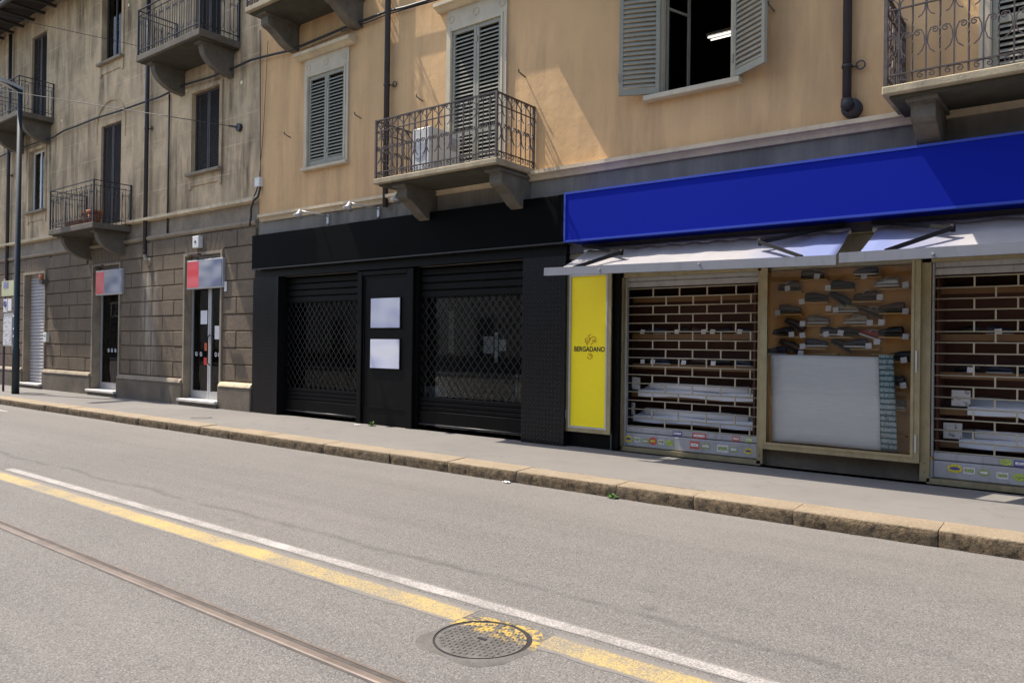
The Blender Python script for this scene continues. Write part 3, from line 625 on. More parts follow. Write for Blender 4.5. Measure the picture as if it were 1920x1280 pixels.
wire('span_wire', 'thin pale wire crossing the top storey windows towards the street lamp', [A+(Bq-A)*k for k in (0, .5, 1, 2)], .007, 'wire')
jb = thing('junction_box', 'small grey junction box with conduits where the two houses meet', 'junction box')
BC('box', PLAST, jb, -14.40, -14.22, 9.5, 9.6, 4.82, 5.02, c=.01)
MB().tube([(-14.27, 9.56, 5.0), (-14.3, 9.56, 6.2), (-14.36, 9.56, 8.2)], .011, 6).build('conduit', CONC, jb); MB().tube([(-14.33, 9.57, 5.0), (-14.2, 9.57, 6.0), (-14.05, 9.55, 7.9)], .006, 5).build('thin_wire', CABLE, jb)
MB().tube([(-14.26, 9.56, 4.83), (-14.25, 9.5, 4.6), (-14.26, 9.40, 4.5), (-14.38, 9.42, 4.35), (-14.5, 9.5, 4.2), (-14.55, 9.5, 4.0)], .022, 6).build('conduit', CABLE, jb); MB().tube([(-14.36, 9.56, 4.83), (-14.42, 9.55, 4.7), (-14.4, 9.5, 4.62)], .014, 6).build('conduit', CABLE, jb)
al = thing('alarm_box', 'white alarm siren box above the stone shop doorway', 'alarm')
BC('case', PLAST, al, -16.72, -16.46, 9.42, 9.53, 3.66, 3.93, c=.012); B('grille', IRON2, al, -16.62, -16.56, 9.412, 9.42, 3.77, 3.82)
# ------------------------------------------------------------------ left ground floor shops
def blur_panel(name, base, ink):
    m, t, b = newmat(name); q = T(t)
    n = q.noise(1, 0, .5, q.map((1.6, 1, 4.5))); n2 = q.noise(2, 0, .5)
    c = q.mix(q.ramp(n, .25, .75), base, ink); q.ln(q.mix(q.ramp(n2, .5, .7, 0, .3), c, sc(base, 1.3)), b.inputs['Base Color']); b.inputs['Roughness'].default_value = .35; return m
SIGNR = blur_panel('red_sign_face', (.62, .018, .03), (.66, .10, .12)); SIGNG = blur_panel('grey_sign_face', (.36, .37, .42), (.11, .125, .22))
for c, lab in ((-16.27, 'red and grey box sign over the double glass shop door'), (-20.98, 'red and grey box sign over the narrow shop window')):
    s = thing('sign_box', lab, 'sign', 'red and grey box signs'); x0, x1 = c-.75, c+.75
    BC('case', ALUG, s, x0, x1, 9.47, 9.6, 2.71, 3.38, c=.008)
    B('red_panel', SIGNR, s, x0+.03, x0+.53, 9.46, 9.47, 2.745, 3.345); B('grey_panel', SIGNG, s, x0+.53, x1-.03, 9.46, 9.47, 2.745, 3.345)
    MB().tube([(x0+.35, 9.55, 3.42), (x0+.45, 9.3, 3.46), (x0+.72, 9.2, 3.45)], .012, 6).build('lamp_arm', IRON2, s); B('lamp_head', IRON2, s, x0+.55, x0+1.0, 9.16, 9.24, 3.44, 3.47)
def glazed(parent, x0, x1, z0, z1, y, wst=.06):
    fr = frame_mb(x0, x1, z0, z1, wst, y, y+.05); fr.box(x0+wst, x1-wst, y, y+.05, z0+wst, z0+wst+.12); fr.build('door_leaf', ALUG, parent)
    B('glass_pane', GLASSD, parent, x0+wst, x1-wst, y+.022, y+.028, z0+wst+.12, z1-wst)
dA = thing('glass_shop_door', 'double glazed aluminium shop door with paper notices between rusticated stone piers', 'door')
glazed(dA, -17.16, -16.38, .16, 3.5, 9.68); glazed(dA, -16.37, -15.68, .16, 3.5, 9.68)
MB().tube([(-16.34, 9.68, .95), (-16.34, 9.62, 1.0), (-16.34, 9.62, 1.6), (-16.34, 9.68, 1.65)], .014, 8).build('handle', BLACKP, dA, True)
for nm, x0, x1, z0, z1, mt in (('notice', -16.78, -16.5, 1.9, 2.22, PAPER), ('notice', -16.17, -15.93, 1.55, 1.86, PAPER), ('notice', -16.45, -16.4, 1.66, 1.76, PAPER), ('poster', -15.98, -15.75, 2.2, 2.62, pm('blue_poster', (.04, .2, .55), .5, .15, 9, 0)), ('red_sticker', -16.62, -16.4, .95, 1.12, pm('red_sticker', (.6, .04, .03), .5, .2, 12, 0)), ('orange_sticker', -16.6, -16.42, 1.28, 1.46, pm('orange_sticker', (.5, .08, .02), .5, .3, 20, 0)), ('red_display', -15.98, -15.88, .62, .95, pm('red_sticker', (.6, .04, .03)))):
    B(nm, mt, dA, x0, x1, 9.692, 9.698 if nm != 'red_display' else 9.699, z0, z1)
def ring_row(parent, xs, z, y, r=.045):
    for x in xs:
        MB().tube([(x+r*.7*math.cos(6.2832*i/12), y, z+r*math.sin(6.2832*i/12)) for i in range(13)]+[(x+r*.9, y, z-r*.9)], .009, 4).build('ring_logo', PAPER, parent)
ring_row(dA, (-16.95, -16.75, -16.12, -15.98, -15.82), 1.2, 9.695); ring_row(dA, (-15.85,), 1.98, 9.695, .14)
wB = thing('shop_window', 'tall narrow aluminium shop window with a white ring logo strip between stone piers', 'window')
glazed(wB, -21.95, -20.46, .16, 3.5, 9.72); ring_row(wB, (-21.5, -21.3, -21.1, -20.9, -20.7), 1.22, 9.735)
B('screen_panel', pm('pale_screen', (.3, .33, .32), .6, .05, 2, 0), wB, -21.9, -21.25, 10.1, 10.12, 1.3, 3.4)
ct = thing('display_counter', 'dark counter with a white top seen inside the narrow shop window', 'counter')
B('top', PAPER, ct, -21.4, -20.3, 10.3, 10.8, 1.5, 1.56); B('body', RED, ct, -21.35, -20.35, 10.34, 10.75, 1.18, 1.5); B('base', DARK, ct, -21.3, -20.4, 10.38, 10.7, .15, 1.18)
rc = thing('roller_shutter', 'closed lilac grey slatted roller shutter in the stone doorway behind the street lamp', 'shutter')
x0, x1 = -26.69, -25.21; z = .17
while z < 3.44:
    MB().prism([(9.72, z), (9.695, z+.012), (9.685, z+.05), (9.695, z+.088), (9.72, z+.1)], x0, x1).build('slat', ROLL, rc); z += .102
for x in (x0-.03, x1): B('guide', MOULD, rc, x, x+.03, 9.66, 9.76, .155, 3.5)
al2 = thing('alarm_lamp', 'orange warning lamp on the corner of the roller shutter doorway', 'lamp'); MB().tube([(-25.16, 9.4, 3.3), (-25.16, 9.4, 3.44)], [.07, .055], 10).build('dome', pm('orange_lens', (.6, .2, .08), .4, .1, 5, 0), al2, True); B('base', CONC, al2, -25.25, -25.0, 9.36, 9.54, 3.14, 3.29)
pl = thing('letter_box', 'white letter box on the stone pier beside the roller shutter', 'letter box'); BC('case', PLAST, pl, -25.07, -24.85, 9.44, 9.535, 1.42, 1.7, c=.008); B('slot', IRON2, pl, -25.03, -24.89, 9.435, 9.44, 1.6, 1.615)
nb_ = thing('house_number', 'small white number plate on the stone pier beside the glass shop door', 'plate'); B('plate', PLAST, nb_, -15.52, -15.43, 9.515, 9.53, 2.62, 2.84)
B('shop_back_wall', DARK, lb, XL, XP-.05, 12.4, 12.5, -.1, 4)
# ------------------------------------------------------------------ street lamp, bus stop
px_, py_ = -23.43, 8.16
sp_ = thing('street_lamp', 'tall dark blue green street lamp pole standing on the pavement', 'street lamp')
MB().tube([(px_, py_, -.05), (px_, py_, 1.2), (px_, py_, 1.25), (px_, py_, 8.3)], [.095, .09, .075, .06], 16).build('pole', POLE, sp_, True)
MB().tube([(px_, py_, 8.26), (px_-.05, py_-.3, 8.42), (px_-.1, py_-.55, 8.5)], .04, 8).build('arm', POLE, sp_, True)
MB().prism([(py_+.1, 8.30), (py_+.1, 8.38), (py_-1.0, 8.66), (py_-1.15, 8.64), (py_-1.15, 8.6)], px_-.3, px_+.02).build('lamp_head', ALUG, sp_)
for z, d in ((1.55, .02), (2.1, .03), (1.75, .025)): B('sticker', PAPER, sp_, px_+.02, px_+.07, py_-.09, py_-.085, z, z+.05)
bs = thing('bus_stop_sign', 'bus stop post with yellow green panel and timetable beside the street lamp', 'sign')
MB().tube([(-24.72, 8.3, 0), (-24.72, 8.3, 3.2)], .03, 10).build('post', pm('violet_post', (.06, .03, .09), .5), bs, True)
B('stop_panel', blur_panel('stop_panel_face', (.42, .42, .24), (.35, .36, .2)), bs, -24.78, -23.9, 8.24, 8.27, 2.7, 3.13); B('stop_emblem', blur_panel('stop_emblem_face', (.1, .09, .3), (.16, .15, .3)), bs, -24.62, -24.3, 8.232, 8.239, 2.93, 3.1)
B('timetable', m_print('timetable_print', (.62, .62, .63), (.2, .2, .22), (6, 1, 34), .5), bs, -24.62, -24.0, 8.24, 8.26, 1.32, 2.1); B('timetable_frame', ALUG, bs, -24.65, -23.97, 8.262, 8.28, 1.29, 2.22)
B('route_card', PAPER, bs, -24.3, -24.05, 8.24, 8.26, 2.28, 2.62); B('no_stopping_card', PLAST, bs, -24.62, -24.36, 8.24, 8.26, 2.25, 2.62)
MB().tube([(-24.49+.075*math.cos(6.2832*i/12), 8.236, 2.48+.08*math.sin(6.2832*i/12)) for i in range(13)]+[(-24.53, 8.236, 2.42)], .016, 4).build('no_stopping_ring', pm('blue_ring', (.1, .06, .35), .5), bs)
# ------------------------------------------------------------------ pots, air conditioner, sign lamps
def pot(x, y, z, s, label):
    t = thing('flower_pot', label, 'pot', loc=(x, y, z)); k = 14
    MB().tube([(0, 0, 0), (0, 0, s*.72)], [s*.34, s*.46], k).build('body', TERRA, t, True); MB().tube([(0, 0, s*.7), (0, 0, s*.9)], [s*.53, s*.55], k).build('rim', TERRA, t, True)
pot(-20.75, 8.85, 4.46, .36, 'terracotta flower pot with thick rim on the low stucco balcony'); pot(-20.3, 8.8, 4.46, .36, 'terracotta flower pot at the corner of the low stucco balcony')
tr = thing('planter', 'long terracotta planter box on the low stucco balcony', 'planter'); MB().prism([(8.78, 4.46), (8.74, 4.62), (8.96, 4.62), (8.92, 4.46)], -21.9, -21.1).build('trough', TERRA, tr); MB().prism([(8.72, 4.6), (8.72, 4.64), (8.98, 4.64), (8.98, 4.6)], -21.93, -21.07).build('rim', TERRA, tr)
ac = thing('air_conditioner', 'white air conditioner unit standing on the iron balcony of the peach house', 'air conditioner')
ac.location = (-8.72, 9.15, 4.255); ac.rotation_euler = (0, 0, math.radians(0))
BC('case', PLAST, ac, -.2, .2, -.36, .36, .05, .74, c=.02); B('foot', CABLE, ac, -.18, .18, -.3, -.24, 0, .05); B('foot', CABLE, ac, -.18, .18, .2, .26, 0, .05)
mm = MB(); mm.tube([(-.03, -.37, .40), (-.03, -.362, .40)], .15, 24); mm.build('fan_grille', ALUG, ac)
B('side_cover', ALUG, ac, .2, .21, .1, .3, .45, .66)
for x, z in ((-12.0, 3.95), (-10.55, 3.95), (-9.3, 3.97)):
    t = thing('sign_lamp', 'small chrome spotlight on a bracket arm above the black shop fascia', 'lamp', 'spotlights above the black fascia')
    B('bracket', ALUG, t, x-.03, x+.03, 9.555, 9.59, z-.12, z+.06); MB().tube([(x, 9.57, z+.03), (x-.12, 9.3, z+.06), (x-.22, 9.08, z+.08)], .016, 8).build('arm', ALUG, t, True)
    MB().tube([(x-.22, 9.08, z+.1), (x-.225, 9.05, z+.02), (x-.23, 9.03, z-.03)], [.03, .05, .10], 12).build('head', ALUG, t, True)
# ------------------------------------------------------------------ black shop front
bsf = thing('black_shopfront', 'closed black shopfront with blank fascia, tread plate pillars and diamond lattice shutters', 'shopfront')
BC('fascia', BLACK, bsf, -14.3, -6.29, 9.4, 9.59, 3.05, 3.755, c=.006); B('fascia_trim', BLACKM, bsf, -14.28, -6.3, 9.385, 9.43, 3.02, 3.045)
B('lintel', BLACKP, bsf, -14.28, -6.33, 9.5, 9.62, 2.86, 3.018)
def tread(x0, x1):
    BC('pillar', BLACKT, bsf, x0, x1, 9.48, 9.62, 0, 2.858, c=.006); m = MB(); k = 0; z = .04
    while z < 2.83:
        x = x0+.035+(k % 2)*.032
        while x < x1-.03:
            a = .016 if k % 2 else -.016
            m.add([(x-.012, 9.479, z-.014), (x+.012, 9.479, z-.014), (x+.012, 9.479, z+.014), (x-.012, 9.479, z+.014), (x-a*.3, 9.469, z-.008), (x+a*.3, 9.469, z+.008)],
                  [(0, 1, 4), (1, 2, 5, 4), (2, 3, 5), (3, 0, 4, 5)]); x += .064
        k += 1; z += .034
    m.build('tread_pattern', BLACKT, bsf, kind='stuff')
tread(-14.36, -13.47); tread(-7.14, -6.34)
def roller(x0, x1):
    t = MB().box(x0, x0+.05, 9.62, 9.75, 0, 2.86).box(x1-.05, x1, 9.62, 9.75, 0, 2.86).build('shutter_track', BLACKP, bsf)
    X0, X1 = x0+.05, x1-.05
    for a, b in [(2.32+k*.13, 2.44+k*.13) for k in range(5)]+[(.335+k*.08, .41+k*.08) for k in range(3)]: BC('shutter_slat', BLACKP, t, X0, X1, 9.685, 9.72, a, min(b, 2.86), c=.014)
    BC('shutter_slat', BLACKP, t, X0, X1, 9.675, 9.72, .1, .33, c=.012); MB().tube([(X0, 9.67, .095), (X1, 9.67, .095)], .016, 8).build('bottom_bar', pm('dull_black_bar', (.05, .05, .05), .4, .2, 6, 0), t, True)
    z0, z1 = .57, 2.32; H = z1-z0; st = .152; wv = H*.82
    x = X0-wv
    while x < X1:
        for s in (1, -1):
            pts = []
            for q in (0, 1): pts.append((x+wv*q, z0+H*(q if s > 0 else 1-q)))
            (xa, za), (xb, zb) = pts
            if xa < X0: za += (zb-za)*(X0-xa)/(xb-xa); xa = X0
            if xb > X1: zb = za+(zb-za)*(X1-xa)/(xb-xa); xb = X1
            if xb-xa > .02: MB().tube([(xa, 9.7+s*.006, za), (xb, 9.7+s*.006, zb)], .0065, 4).build('lattice_rod', BLACKM, t)
        x += st
    B('glass_pane', GLASSD, t, X0, X1, 9.84, 9.846, 0, 2.86)
roller(-13.47, -11.1); roller(-9.6, -7.14)
BC('door_casing', BLACKP, bsf, -11.08, -10.95, 9.54, 9.7, 0, 2.85, c=.01); BC('door_casing', BLACKP, bsf, -9.76, -9.6, 9.54, 9.7, 0, 2.85, c=.01); BC('door_casing', BLACKP, bsf, -10.95, -9.76, 9.54, 9.7, 2.76, 2.85, c=.01)
dp = BC('door_panel', BLACKP, bsf, -10.95, -9.76, 9.585, 9.7, .01, 2.76, c=.008); frame_mb(-10.93, -9.78, .31, 2.74, .025, 9.572, 9.584).build('beading', BLACKP, dp)
B('room_floor', DARK, bsf, -13.5, -7.2, 9.7, 12.4, -.06, -.01); B('room_ceiling', DARK, bsf, -13.5, -7.2, 9.8, 12.4, 2.9, 2.95); B('room_back', DARK, bsf, -13.5, -7.2, 12.3, 12.4, 0, 2.9)
NOTE = blur_panel('blurred_notice', (.68, .69, .76), (.48, .51, .68))
for z0, z1, lab in ((1.79, 2.33, 'upper blurred white notice sheet on the black shop door'), (1.05, 1.58, 'lower blurred white notice sheet on the black shop door')):
    t = thing('notice_sheet', lab, 'notice'); B('sheet', NOTE, t, -10.71, -9.95, 9.555, 9.568, z0, z1); B('backing', BLACKP, t, -10.73, -9.93, 9.569, 9.58, z0-.02, z1+.02)
TEAL = pm('teal_panel', (.16, .33, .36), .5, .15, 3, 0)
t = thing('poster_stand', 'teal poster stand behind the lattice shutter of the black shop', 'poster'); B('upper_panel', TEAL, t, -13.46, -12.83, 9.99, 10.0, 1.5, 2.4); B('lower_panel', TEAL, t, -13.46, -12.83, 9.98, 9.99, .5, 1.2)
B('portrait', pm('dim_portrait', (.08, .07, .09), .6, .4, 4, 0), t, -13.4, -12.86, 9.96, 9.975, 1.2, 1.75)
t = thing('patterned_screen', 'olive patterned screen behind the shutter next to the black door', 'screen')
k_ = MB()
for i in range(3):
    for j in range(9): k_.tube([(-11.65+i*.15+.06*math.cos(6.2832*q/10), 10.05, .95+j*.15+.06*math.sin(6.2832*q/10)) for q in range(11)], .012, 4)
k_.build('ring_lattice', pm('olive_metal', (.22, .2, .1), .5), t); frame_mb(-11.76, -11.2, .85, 2.3, .02, 10.03, 10.07).build('frame', BLACKM, t)
OCH = pm('ochre_goods', (.4, .24, .06), .6, .4, 25, .3, 30)
for i in range(7):
    x = -12.7+i*.22; t = thing('display_bundle', 'small ochre bundle on the window floor of the black shop', 'goods', 'ochre bundles behind the lattice')
    MB().tube([(x-.08, 10.05, .6), (x-.04, 10.03, .63), (x+.04, 10.03, .64), (x+.08, 10.05, .6)], [.03, .06, .06, .03], 8).build('bundle', OCH, t, True); B('base', DARK, t, x-.1, x+.1, 9.95, 10.15, .0, .56)
t = thing('hanging_banner', 'pale patterned strip hanging behind the wide lattice shutter', 'banner'); B('strip', m_print('banner_print', (.3, .28, .2), (.03, .03, .03), (40, 1, 30), .48), t, -9.35, -9.22, 10.2, 10.205, 1.35, 2.1); B('rod', BLACKM, t, -9.4, -9.17, 10.19, 10.21, 2.1, 2.12)
t = thing('paper_sheet', 'grey papers pinned behind the wide lattice shutter', 'paper'); B('sheet', ALUG, t, -8.6, -8.38, 10.3, 10.305, 1.35, 1.65); B('strip', ALUG, t, -8.35, -8.28, 10.3, 10.305, 1.2, 1.72); B('sheet', ALUG, t, -8.25, -8.1, 10.3, 10.305, 1.4, 1.6)
t = thing('goods_box', 'blue white box on the window floor behind the wide lattice shutter', 'box'); BC('carton', pm('blue_carton', (.3, .38, .45), .6, .3, 12, 0), t, -9.75, -9.4, 10.0, 10.25, .5, .74); B('stand', DARK, t, -9.8, -9.3, 9.95, 10.3, 0, .498)
for k in range(6):
    t = thing('bottle', 'slim bottle in the corner behind the wide lattice shutter', 'bottle', 'bottles behind the lattice'); x = -7.62+k*.07
    MB().tube([(x, 10.0, .62), (x, 10.0, .86), (x, 10.0, .9), (x, 10.0, .98)], [.028, .028, .012, .012], 8).build('body', OCH if k % 2 else TEAL, t, True); MB().tube([(x, 10, .98), (x, 10, 1.01)], .014, 8).build('cap', PAPER, t)
# ------------------------------------------------------------------ blue sign, awnings
bl = thing('blue_sign', 'long blank bright blue fascia sign above the shoe shop awnings', 'sign')
BC('board', BLUE, bl, -6.105, 6, 9.1, 9.58, 3.0, 3.688, c=.005); frame_mb(-6.12, 6.02, 2.985, 3.70, .028, 9.088, 9.15).build('edging', BLUEE, bl)
ARM = pm('black_awning_arm', (.008, .007, .008), .7, .2, 6, 0, spec=.2)
def awning(x0, x1, z0, z1, label, sag):
    t = thing('awning', label, 'awning', 'folding arm awnings of the shoe shop'); n = 40; rows = 9; v = []; f = []
    xa, xb = x0+.16, x1-.05
    for i in range(n+1):
        u = i/n; x = xa+(xb-xa)*u
        for j in range(rows+1):
            s = j/rows; y = 8.70+(9.43-8.70)*s; zb = z0+(z1-z0)*u
            z = zb+(2.89-zb)*s-.018*math.sin(math.pi*s)+.006*math.sin(u*33+s*3)*math.sin(math.pi*s)+(.012*math.sin(u*70)*s*s)
            v.append((x+(.06*s if u < .02 else 0), y, z))
    k = rows+1; f = [(i*k+j, (i+1)*k+j, (i+1)*k+j+1, i*k+j+1) for i in range(n) for j in range(rows)]
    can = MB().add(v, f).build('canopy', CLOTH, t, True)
    md = can.modifiers.new('thick', 'SOLIDIFY'); md.thickness = .004
    bm = MB(); q = .055
    bm.add([(x0, 8.655, z0-q), (x1, 8.655, z1-q), (x1, 8.70, z1-q), (x0, 8.70, z0-q), (x0, 8.66, z0+q), (x1, 8.66, z1+q), (x1, 8.71, z1+q), (x0, 8.71, z0+q)], [(0, 3, 2, 1), (4, 5, 6, 7), (0, 1, 5, 4), (1, 2, 6, 5), (2, 3, 7, 6), (3, 0, 4, 7)]).build('front_bar', BAR, t)
    for xe, d in sag:
        zb = z0+(z1-z0)*(xe-x0)/(x1-x0)
        root, elb, end = Vector((xe-d*.86, 9.42, 2.97)), Vector((xe, 9.03, 2.775)), Vector((xe-d*.58, 8.72, zb+.05))
        ar = MB().tube([root, elb], .03, 4).build('arm', ARM, t); MB().tube([elb, end], .03, 4).build('forearm', ARM, ar); MB().tube([elb+Vector((0, 0, -.04)), elb+Vector((0, 0, .04))], 0.025, 10).build('elbow', ARM, ar, True)
    for k in range(2): MB().tube([(x0+.9+k*1.4, 8.64, z0-.01), (x0+.9+k*1.4, 8.655, z0-.01)], .014, 8).build('crank_eye', ALUG, t)
    MB().tube([(xa, 9.47, 2.89), (xb, 9.47, 2.89)], .04, 10).build('roller_tube', ALUG, t, True)
awning(-6.15, -2.275, 2.53, 2.47, 'pale canvas awning with grey front bar above the yellow panel and left grille', [(-5.13, 1), (-3.24, -1)])
awning(-2.245, 4, 2.49, 2.49, 'pale canvas awning with grey front bar above the right hand grille', [(-1.22, 1), (3.0, -1)])
# ------------------------------------------------------------------ shoe shop
ss = thing('shoe_shopfront', 'shoe shop front with brass toned aluminium posts and dark stone base', 'shopfront')
for x0, x1 in ((-6.33, -5.5), (-3.5, -1.55)): B('stone_base', PLINTH, ss, x0, x1, 9.78, 9.9, -.02, .26)
for x0, x1 in ((-5.58, -5.47), (-3.5, -3.42), (-1.62, -1.52)):
    B('post', ALU, ss, x0, x1, 9.70, 9.86, .02, 2.98)
    for z in (.12, .22): B('screw', IRON2, ss, (x0+x1)/2-.006, (x0+x1)/2+.006, 9.697, 9.7, z, z+.012)
B('post', ALU, ss, -5.68, -5.59, 9.66, 9.86, .24, 2.98); B('head_panel', ALU, ss, -6.33, 6, 9.7, 9.9, 2.5, 2.88); B('shade_gap_strip', PIPE, ss, -6.3, 6, 9.53, 9.9, 2.881, 3.02)  # last box is a dark strip standing in for deep shade under the sign
B('threshold', ALU, ss, -5.5, -3.45, 9.7, 9.95, 0, .06); B('threshold', ALU, ss, -1.55, 1.5, 9.7, 9.95, 0, .06)
B('room_floor', DARK, ss, -5.6, 6, 9.951, 12, -.03, .02); B('room_ceiling', WOOD, ss, -5.6, 6, 9.9, 10.6, 2.9, 2.95)
yc = thing('advertising_case', 'bright yellow wall case with BERGADANO lettering in a brass toned frame', 'sign')
B('case', ALU, yc, -6.34, -5.6, 9.57, 9.78, .25, 2.6); frame_mb(-6.36, -5.58, .23, 2.62, .06, 9.54, 9.57).build('frame', ALU, yc); frame_mb(-6.30, -5.64, .29, 2.56, .025, 9.535, 9.562).build('inner_frame', ALUG, yc)
B('panel', YELLOW, yc, -6.29, -5.65, 9.562, 9.568, .3, 2.55)
INK = pm('black_ink', (.012, .01, .008), .6, .1, 5, 0); INKO = pm('orange_ink', (.52, .28, .01), .6, .1, 5, 0)
cu = bpy.data.curves.new('lettering', 'FONT'); cu.body = 'BERGADANO'; cu.size = .1; cu.align_x = 'CENTER'; cu.align_y = 'CENTER'; cu.offset = .003; cu.extrude = .0008; cu.space_character = 1.02
tmp = bpy.data.objects.new('tmp', cu); C.objects.link(tmp); bpy.context.view_layer.update()
me = bpy.data.meshes.new_from_object(tmp.evaluated_get(bpy.context.evaluated_depsgraph_get())); bpy.data.objects.remove(tmp); me.materials.clear(); me.materials.append(INK)
wd = max(v.co.x for v in me.vertices)-min(v.co.x for v in me.vertices)
lt = obj('lettering', me, yc, (-5.955, 9.5605, 1.455), (math.pi/2, 0, 0)); lt.scale = (.53/wd, 1, 1)
e = MB()
for pts in ([(-.08, .08), (-.03, .11), (0, .17), (.05, .19), (.09, .16), (.06, .13), (.1, .12)], [(-.06, .06), (-.07, .12), (-.02, .16), (-.05, .2), (0, .22)], [(0, .07), (.04, .1), (.03, .14), (.08, .1)], [(-.04, -.06), (0, -.1), (.03, -.08), (.02, -.13), (-.03, -.14), (-.06, -.11)], [(.0, -.05), (.01, -.09)], [(-.09, .1), (-.1, .15), (-.06, .17)]):
    e.tube([(-5.93+x, 9.562, 1.455+z) for x, z in pts], .008, 4)
e.build('emblem', INKO, yc); B('lock', ALUG, yc, -6.355, -6.335, 9.53, 9.54, .42, .54)
STK = [pm('sticker_'+n, c, .5, .5, 60, 0) for n, c in (('yellow', (.62, .5, .05)), ('green', (.4, .5, .06)), ('red', (.55, .08, .06)), ('white', (.62, .6, .58)), ('navy', (.08, .07, .25)), ('olive', (.3, .36, .12)))]
def oval(x, z, a, b, y, mat, parent): MB().plate([(x+a*math.cos(6.2832*i/14), z+b*math.sin(6.2832*i/14)) for i in range(14)], y-.002, y).build('sticker', mat, parent)
def grille(x0, x1, first, label, stickers, y=9.8):
    t = thing('roller_grille', label, 'grille', 'brick pattern roller grilles'); p = .1235; zs = [.36+k*p for k in range(17)]
    rodm = MB().tube([(x0, 0, 0), (x1, 0, 0)], .0085, 6).mesh('rod', GRILLE, True); lk = MB().box(-.0085, .0085, -.008, .008, 0, p).mesh('link', GRILLE)
    for z in zs: obj('rod', rodm, t, (0, y, z))
    for k in range(16):
        x = first+(.2025 if k % 2 == 0 else 0)
        while x < x1:
            if x > x0: obj('link', lk, t, (x, y, zs[k]))
            x += .405
    BC('top_slat', KICK, t, x0, x1, y-.02, y+.02, 2.36, 2.44, c=.01); BC('top_slat', KICK, t, x0, x1, y-.02, y+.02, 2.445, 2.53, c=.01)
    BC('kick_slat', KICK, t, x0, x1, y-.02, y+.02, .265, .35, c=.012); ks = BC('kick_plate', KICK, t, x0, x1, y-.03, y+.02, .065, .258, c=.014)
    B('guide', ALUG, t, x0-.035, x0, y-.03, y+.03, .06, 2.95)
    for kind, x, z, a, b, c in stickers:
        yy = y-.031 if z < .26 else y-.021
        if kind == 'o': oval(x, z, a, b, yy, STK[c], t); oval(x, z, a*.7, b*.35, yy-.002, STK[(c+4) % 6], t)
        else:
            B('sticker', STK[c], t, x-a, x+a, yy-.002, yy, z-b, z+b); B('sticker', STK[3] if c != 3 else STK[5], t, x-a*.8, x+a*.8, yy-.004, yy-.002, z-b*.4, z+b*.5)
    return t
grille(-5.45, -3.49, -5.045, 'white brick pattern roller grille between the yellow panel and the shoe display',
       [('o', -5.4, .17, .065, .05, 0), ('r', -5.26, .17, .045, .035, 3), ('o', -5.13, .16, .055, .035, 5), ('o', -5.01, .17, .06, .055, 2), ('r', -4.88, .17, .05, .035, 3), ('o', -4.75, .165, .055, .04, 1), ('r', -4.38, .17, .07, .05, 2), ('r', -4.22, .17, .06, .035, 5), ('r', -3.98, .16, .08, .05, 3), ('r', -3.83, .16, .05, .035, 5), ('o', -3.63, .16, .06, .04, 0), ('r', -4.64, .305, .07, .032, 4), ('r', -4.32, .30, .1, .035, 2), ('r', -3.8, .305, .05, .03, 2), ('r', -3.63, .305, .045, .03, 1)])
grille(-1.5, 1.5, -1.11, 'white brick pattern roller grille to the right of the shoe display',
       [('o', -1.28, .19, .075, .05, 0), ('r', -1.14, .18, .055, .038, 3), ('o', -1.0, .175, .06, .038, 5), ('r', -.83, .16, .055, .036, 3), ('o', -.68, .16, .055, .042, 1), ('o', -.8, .31, .055, .035, 1), ('r', -.66, .305, .07, .034, 4), ('r', -.55, .15, .05, .045, 2)])
# wall of shelves behind both grilles
def shoe_mesh(L=.27, W_=.095, H_=.085, mat=None, low=False):
    m = MB(); n = 10; prof = [(0, .3, .4), (.05, .66, .58), (.16, .94, .68), (.33, 1, .76), (.48, .9, .92), (.62, .78, 1), (.8, .76, 1.0), (.94, .7, 1.06), (1, .4, .8)]
    v = []
    for t, w_, h_ in prof:
        for k in range(n):
            a = 2*math.pi*k/n; y = math.cos(a)*W_/2*w_; z = math.sin(a); z = (z*.5+.5)**.8*H_*h_
            v.append((t*L-L/2, y*(1-.35*(z/H_ if z > 0 else 0)), z+.016))
    m.add(v, [(i*n+k, i*n+(k+1) % n, (i+1)*n+(k+1) % n, (i+1)*n+k) for i in range(len(prof)-1) for k in range(n)]+[tuple(range(n)), tuple(range(len(prof)*n-1, len(prof)*n-n-1, -1))])
    return m
def sole_mesh(L=.275, W_=.1):
    pr = [(-.5, 0), (-.47, .28), (-.38, .44), (-.15, .5), (.1, .4), (.3, .36), (.45, .33), (.5, .15)]; out = [(x*L, y*W_) for x, y in pr]+[(x*L, -y*W_) for x, y in reversed(pr[1:])]
    n = len(out); return MB().add([(x, y, 0) for x, y in out]+[(x, y, .018) for x, y in out], [tuple(range(n)), tuple(range(2*n-1, n-1, -1))]+[(i, i+n, (i+1) % n+n, (i+1) % n) for i in range(n)])
SH = {}
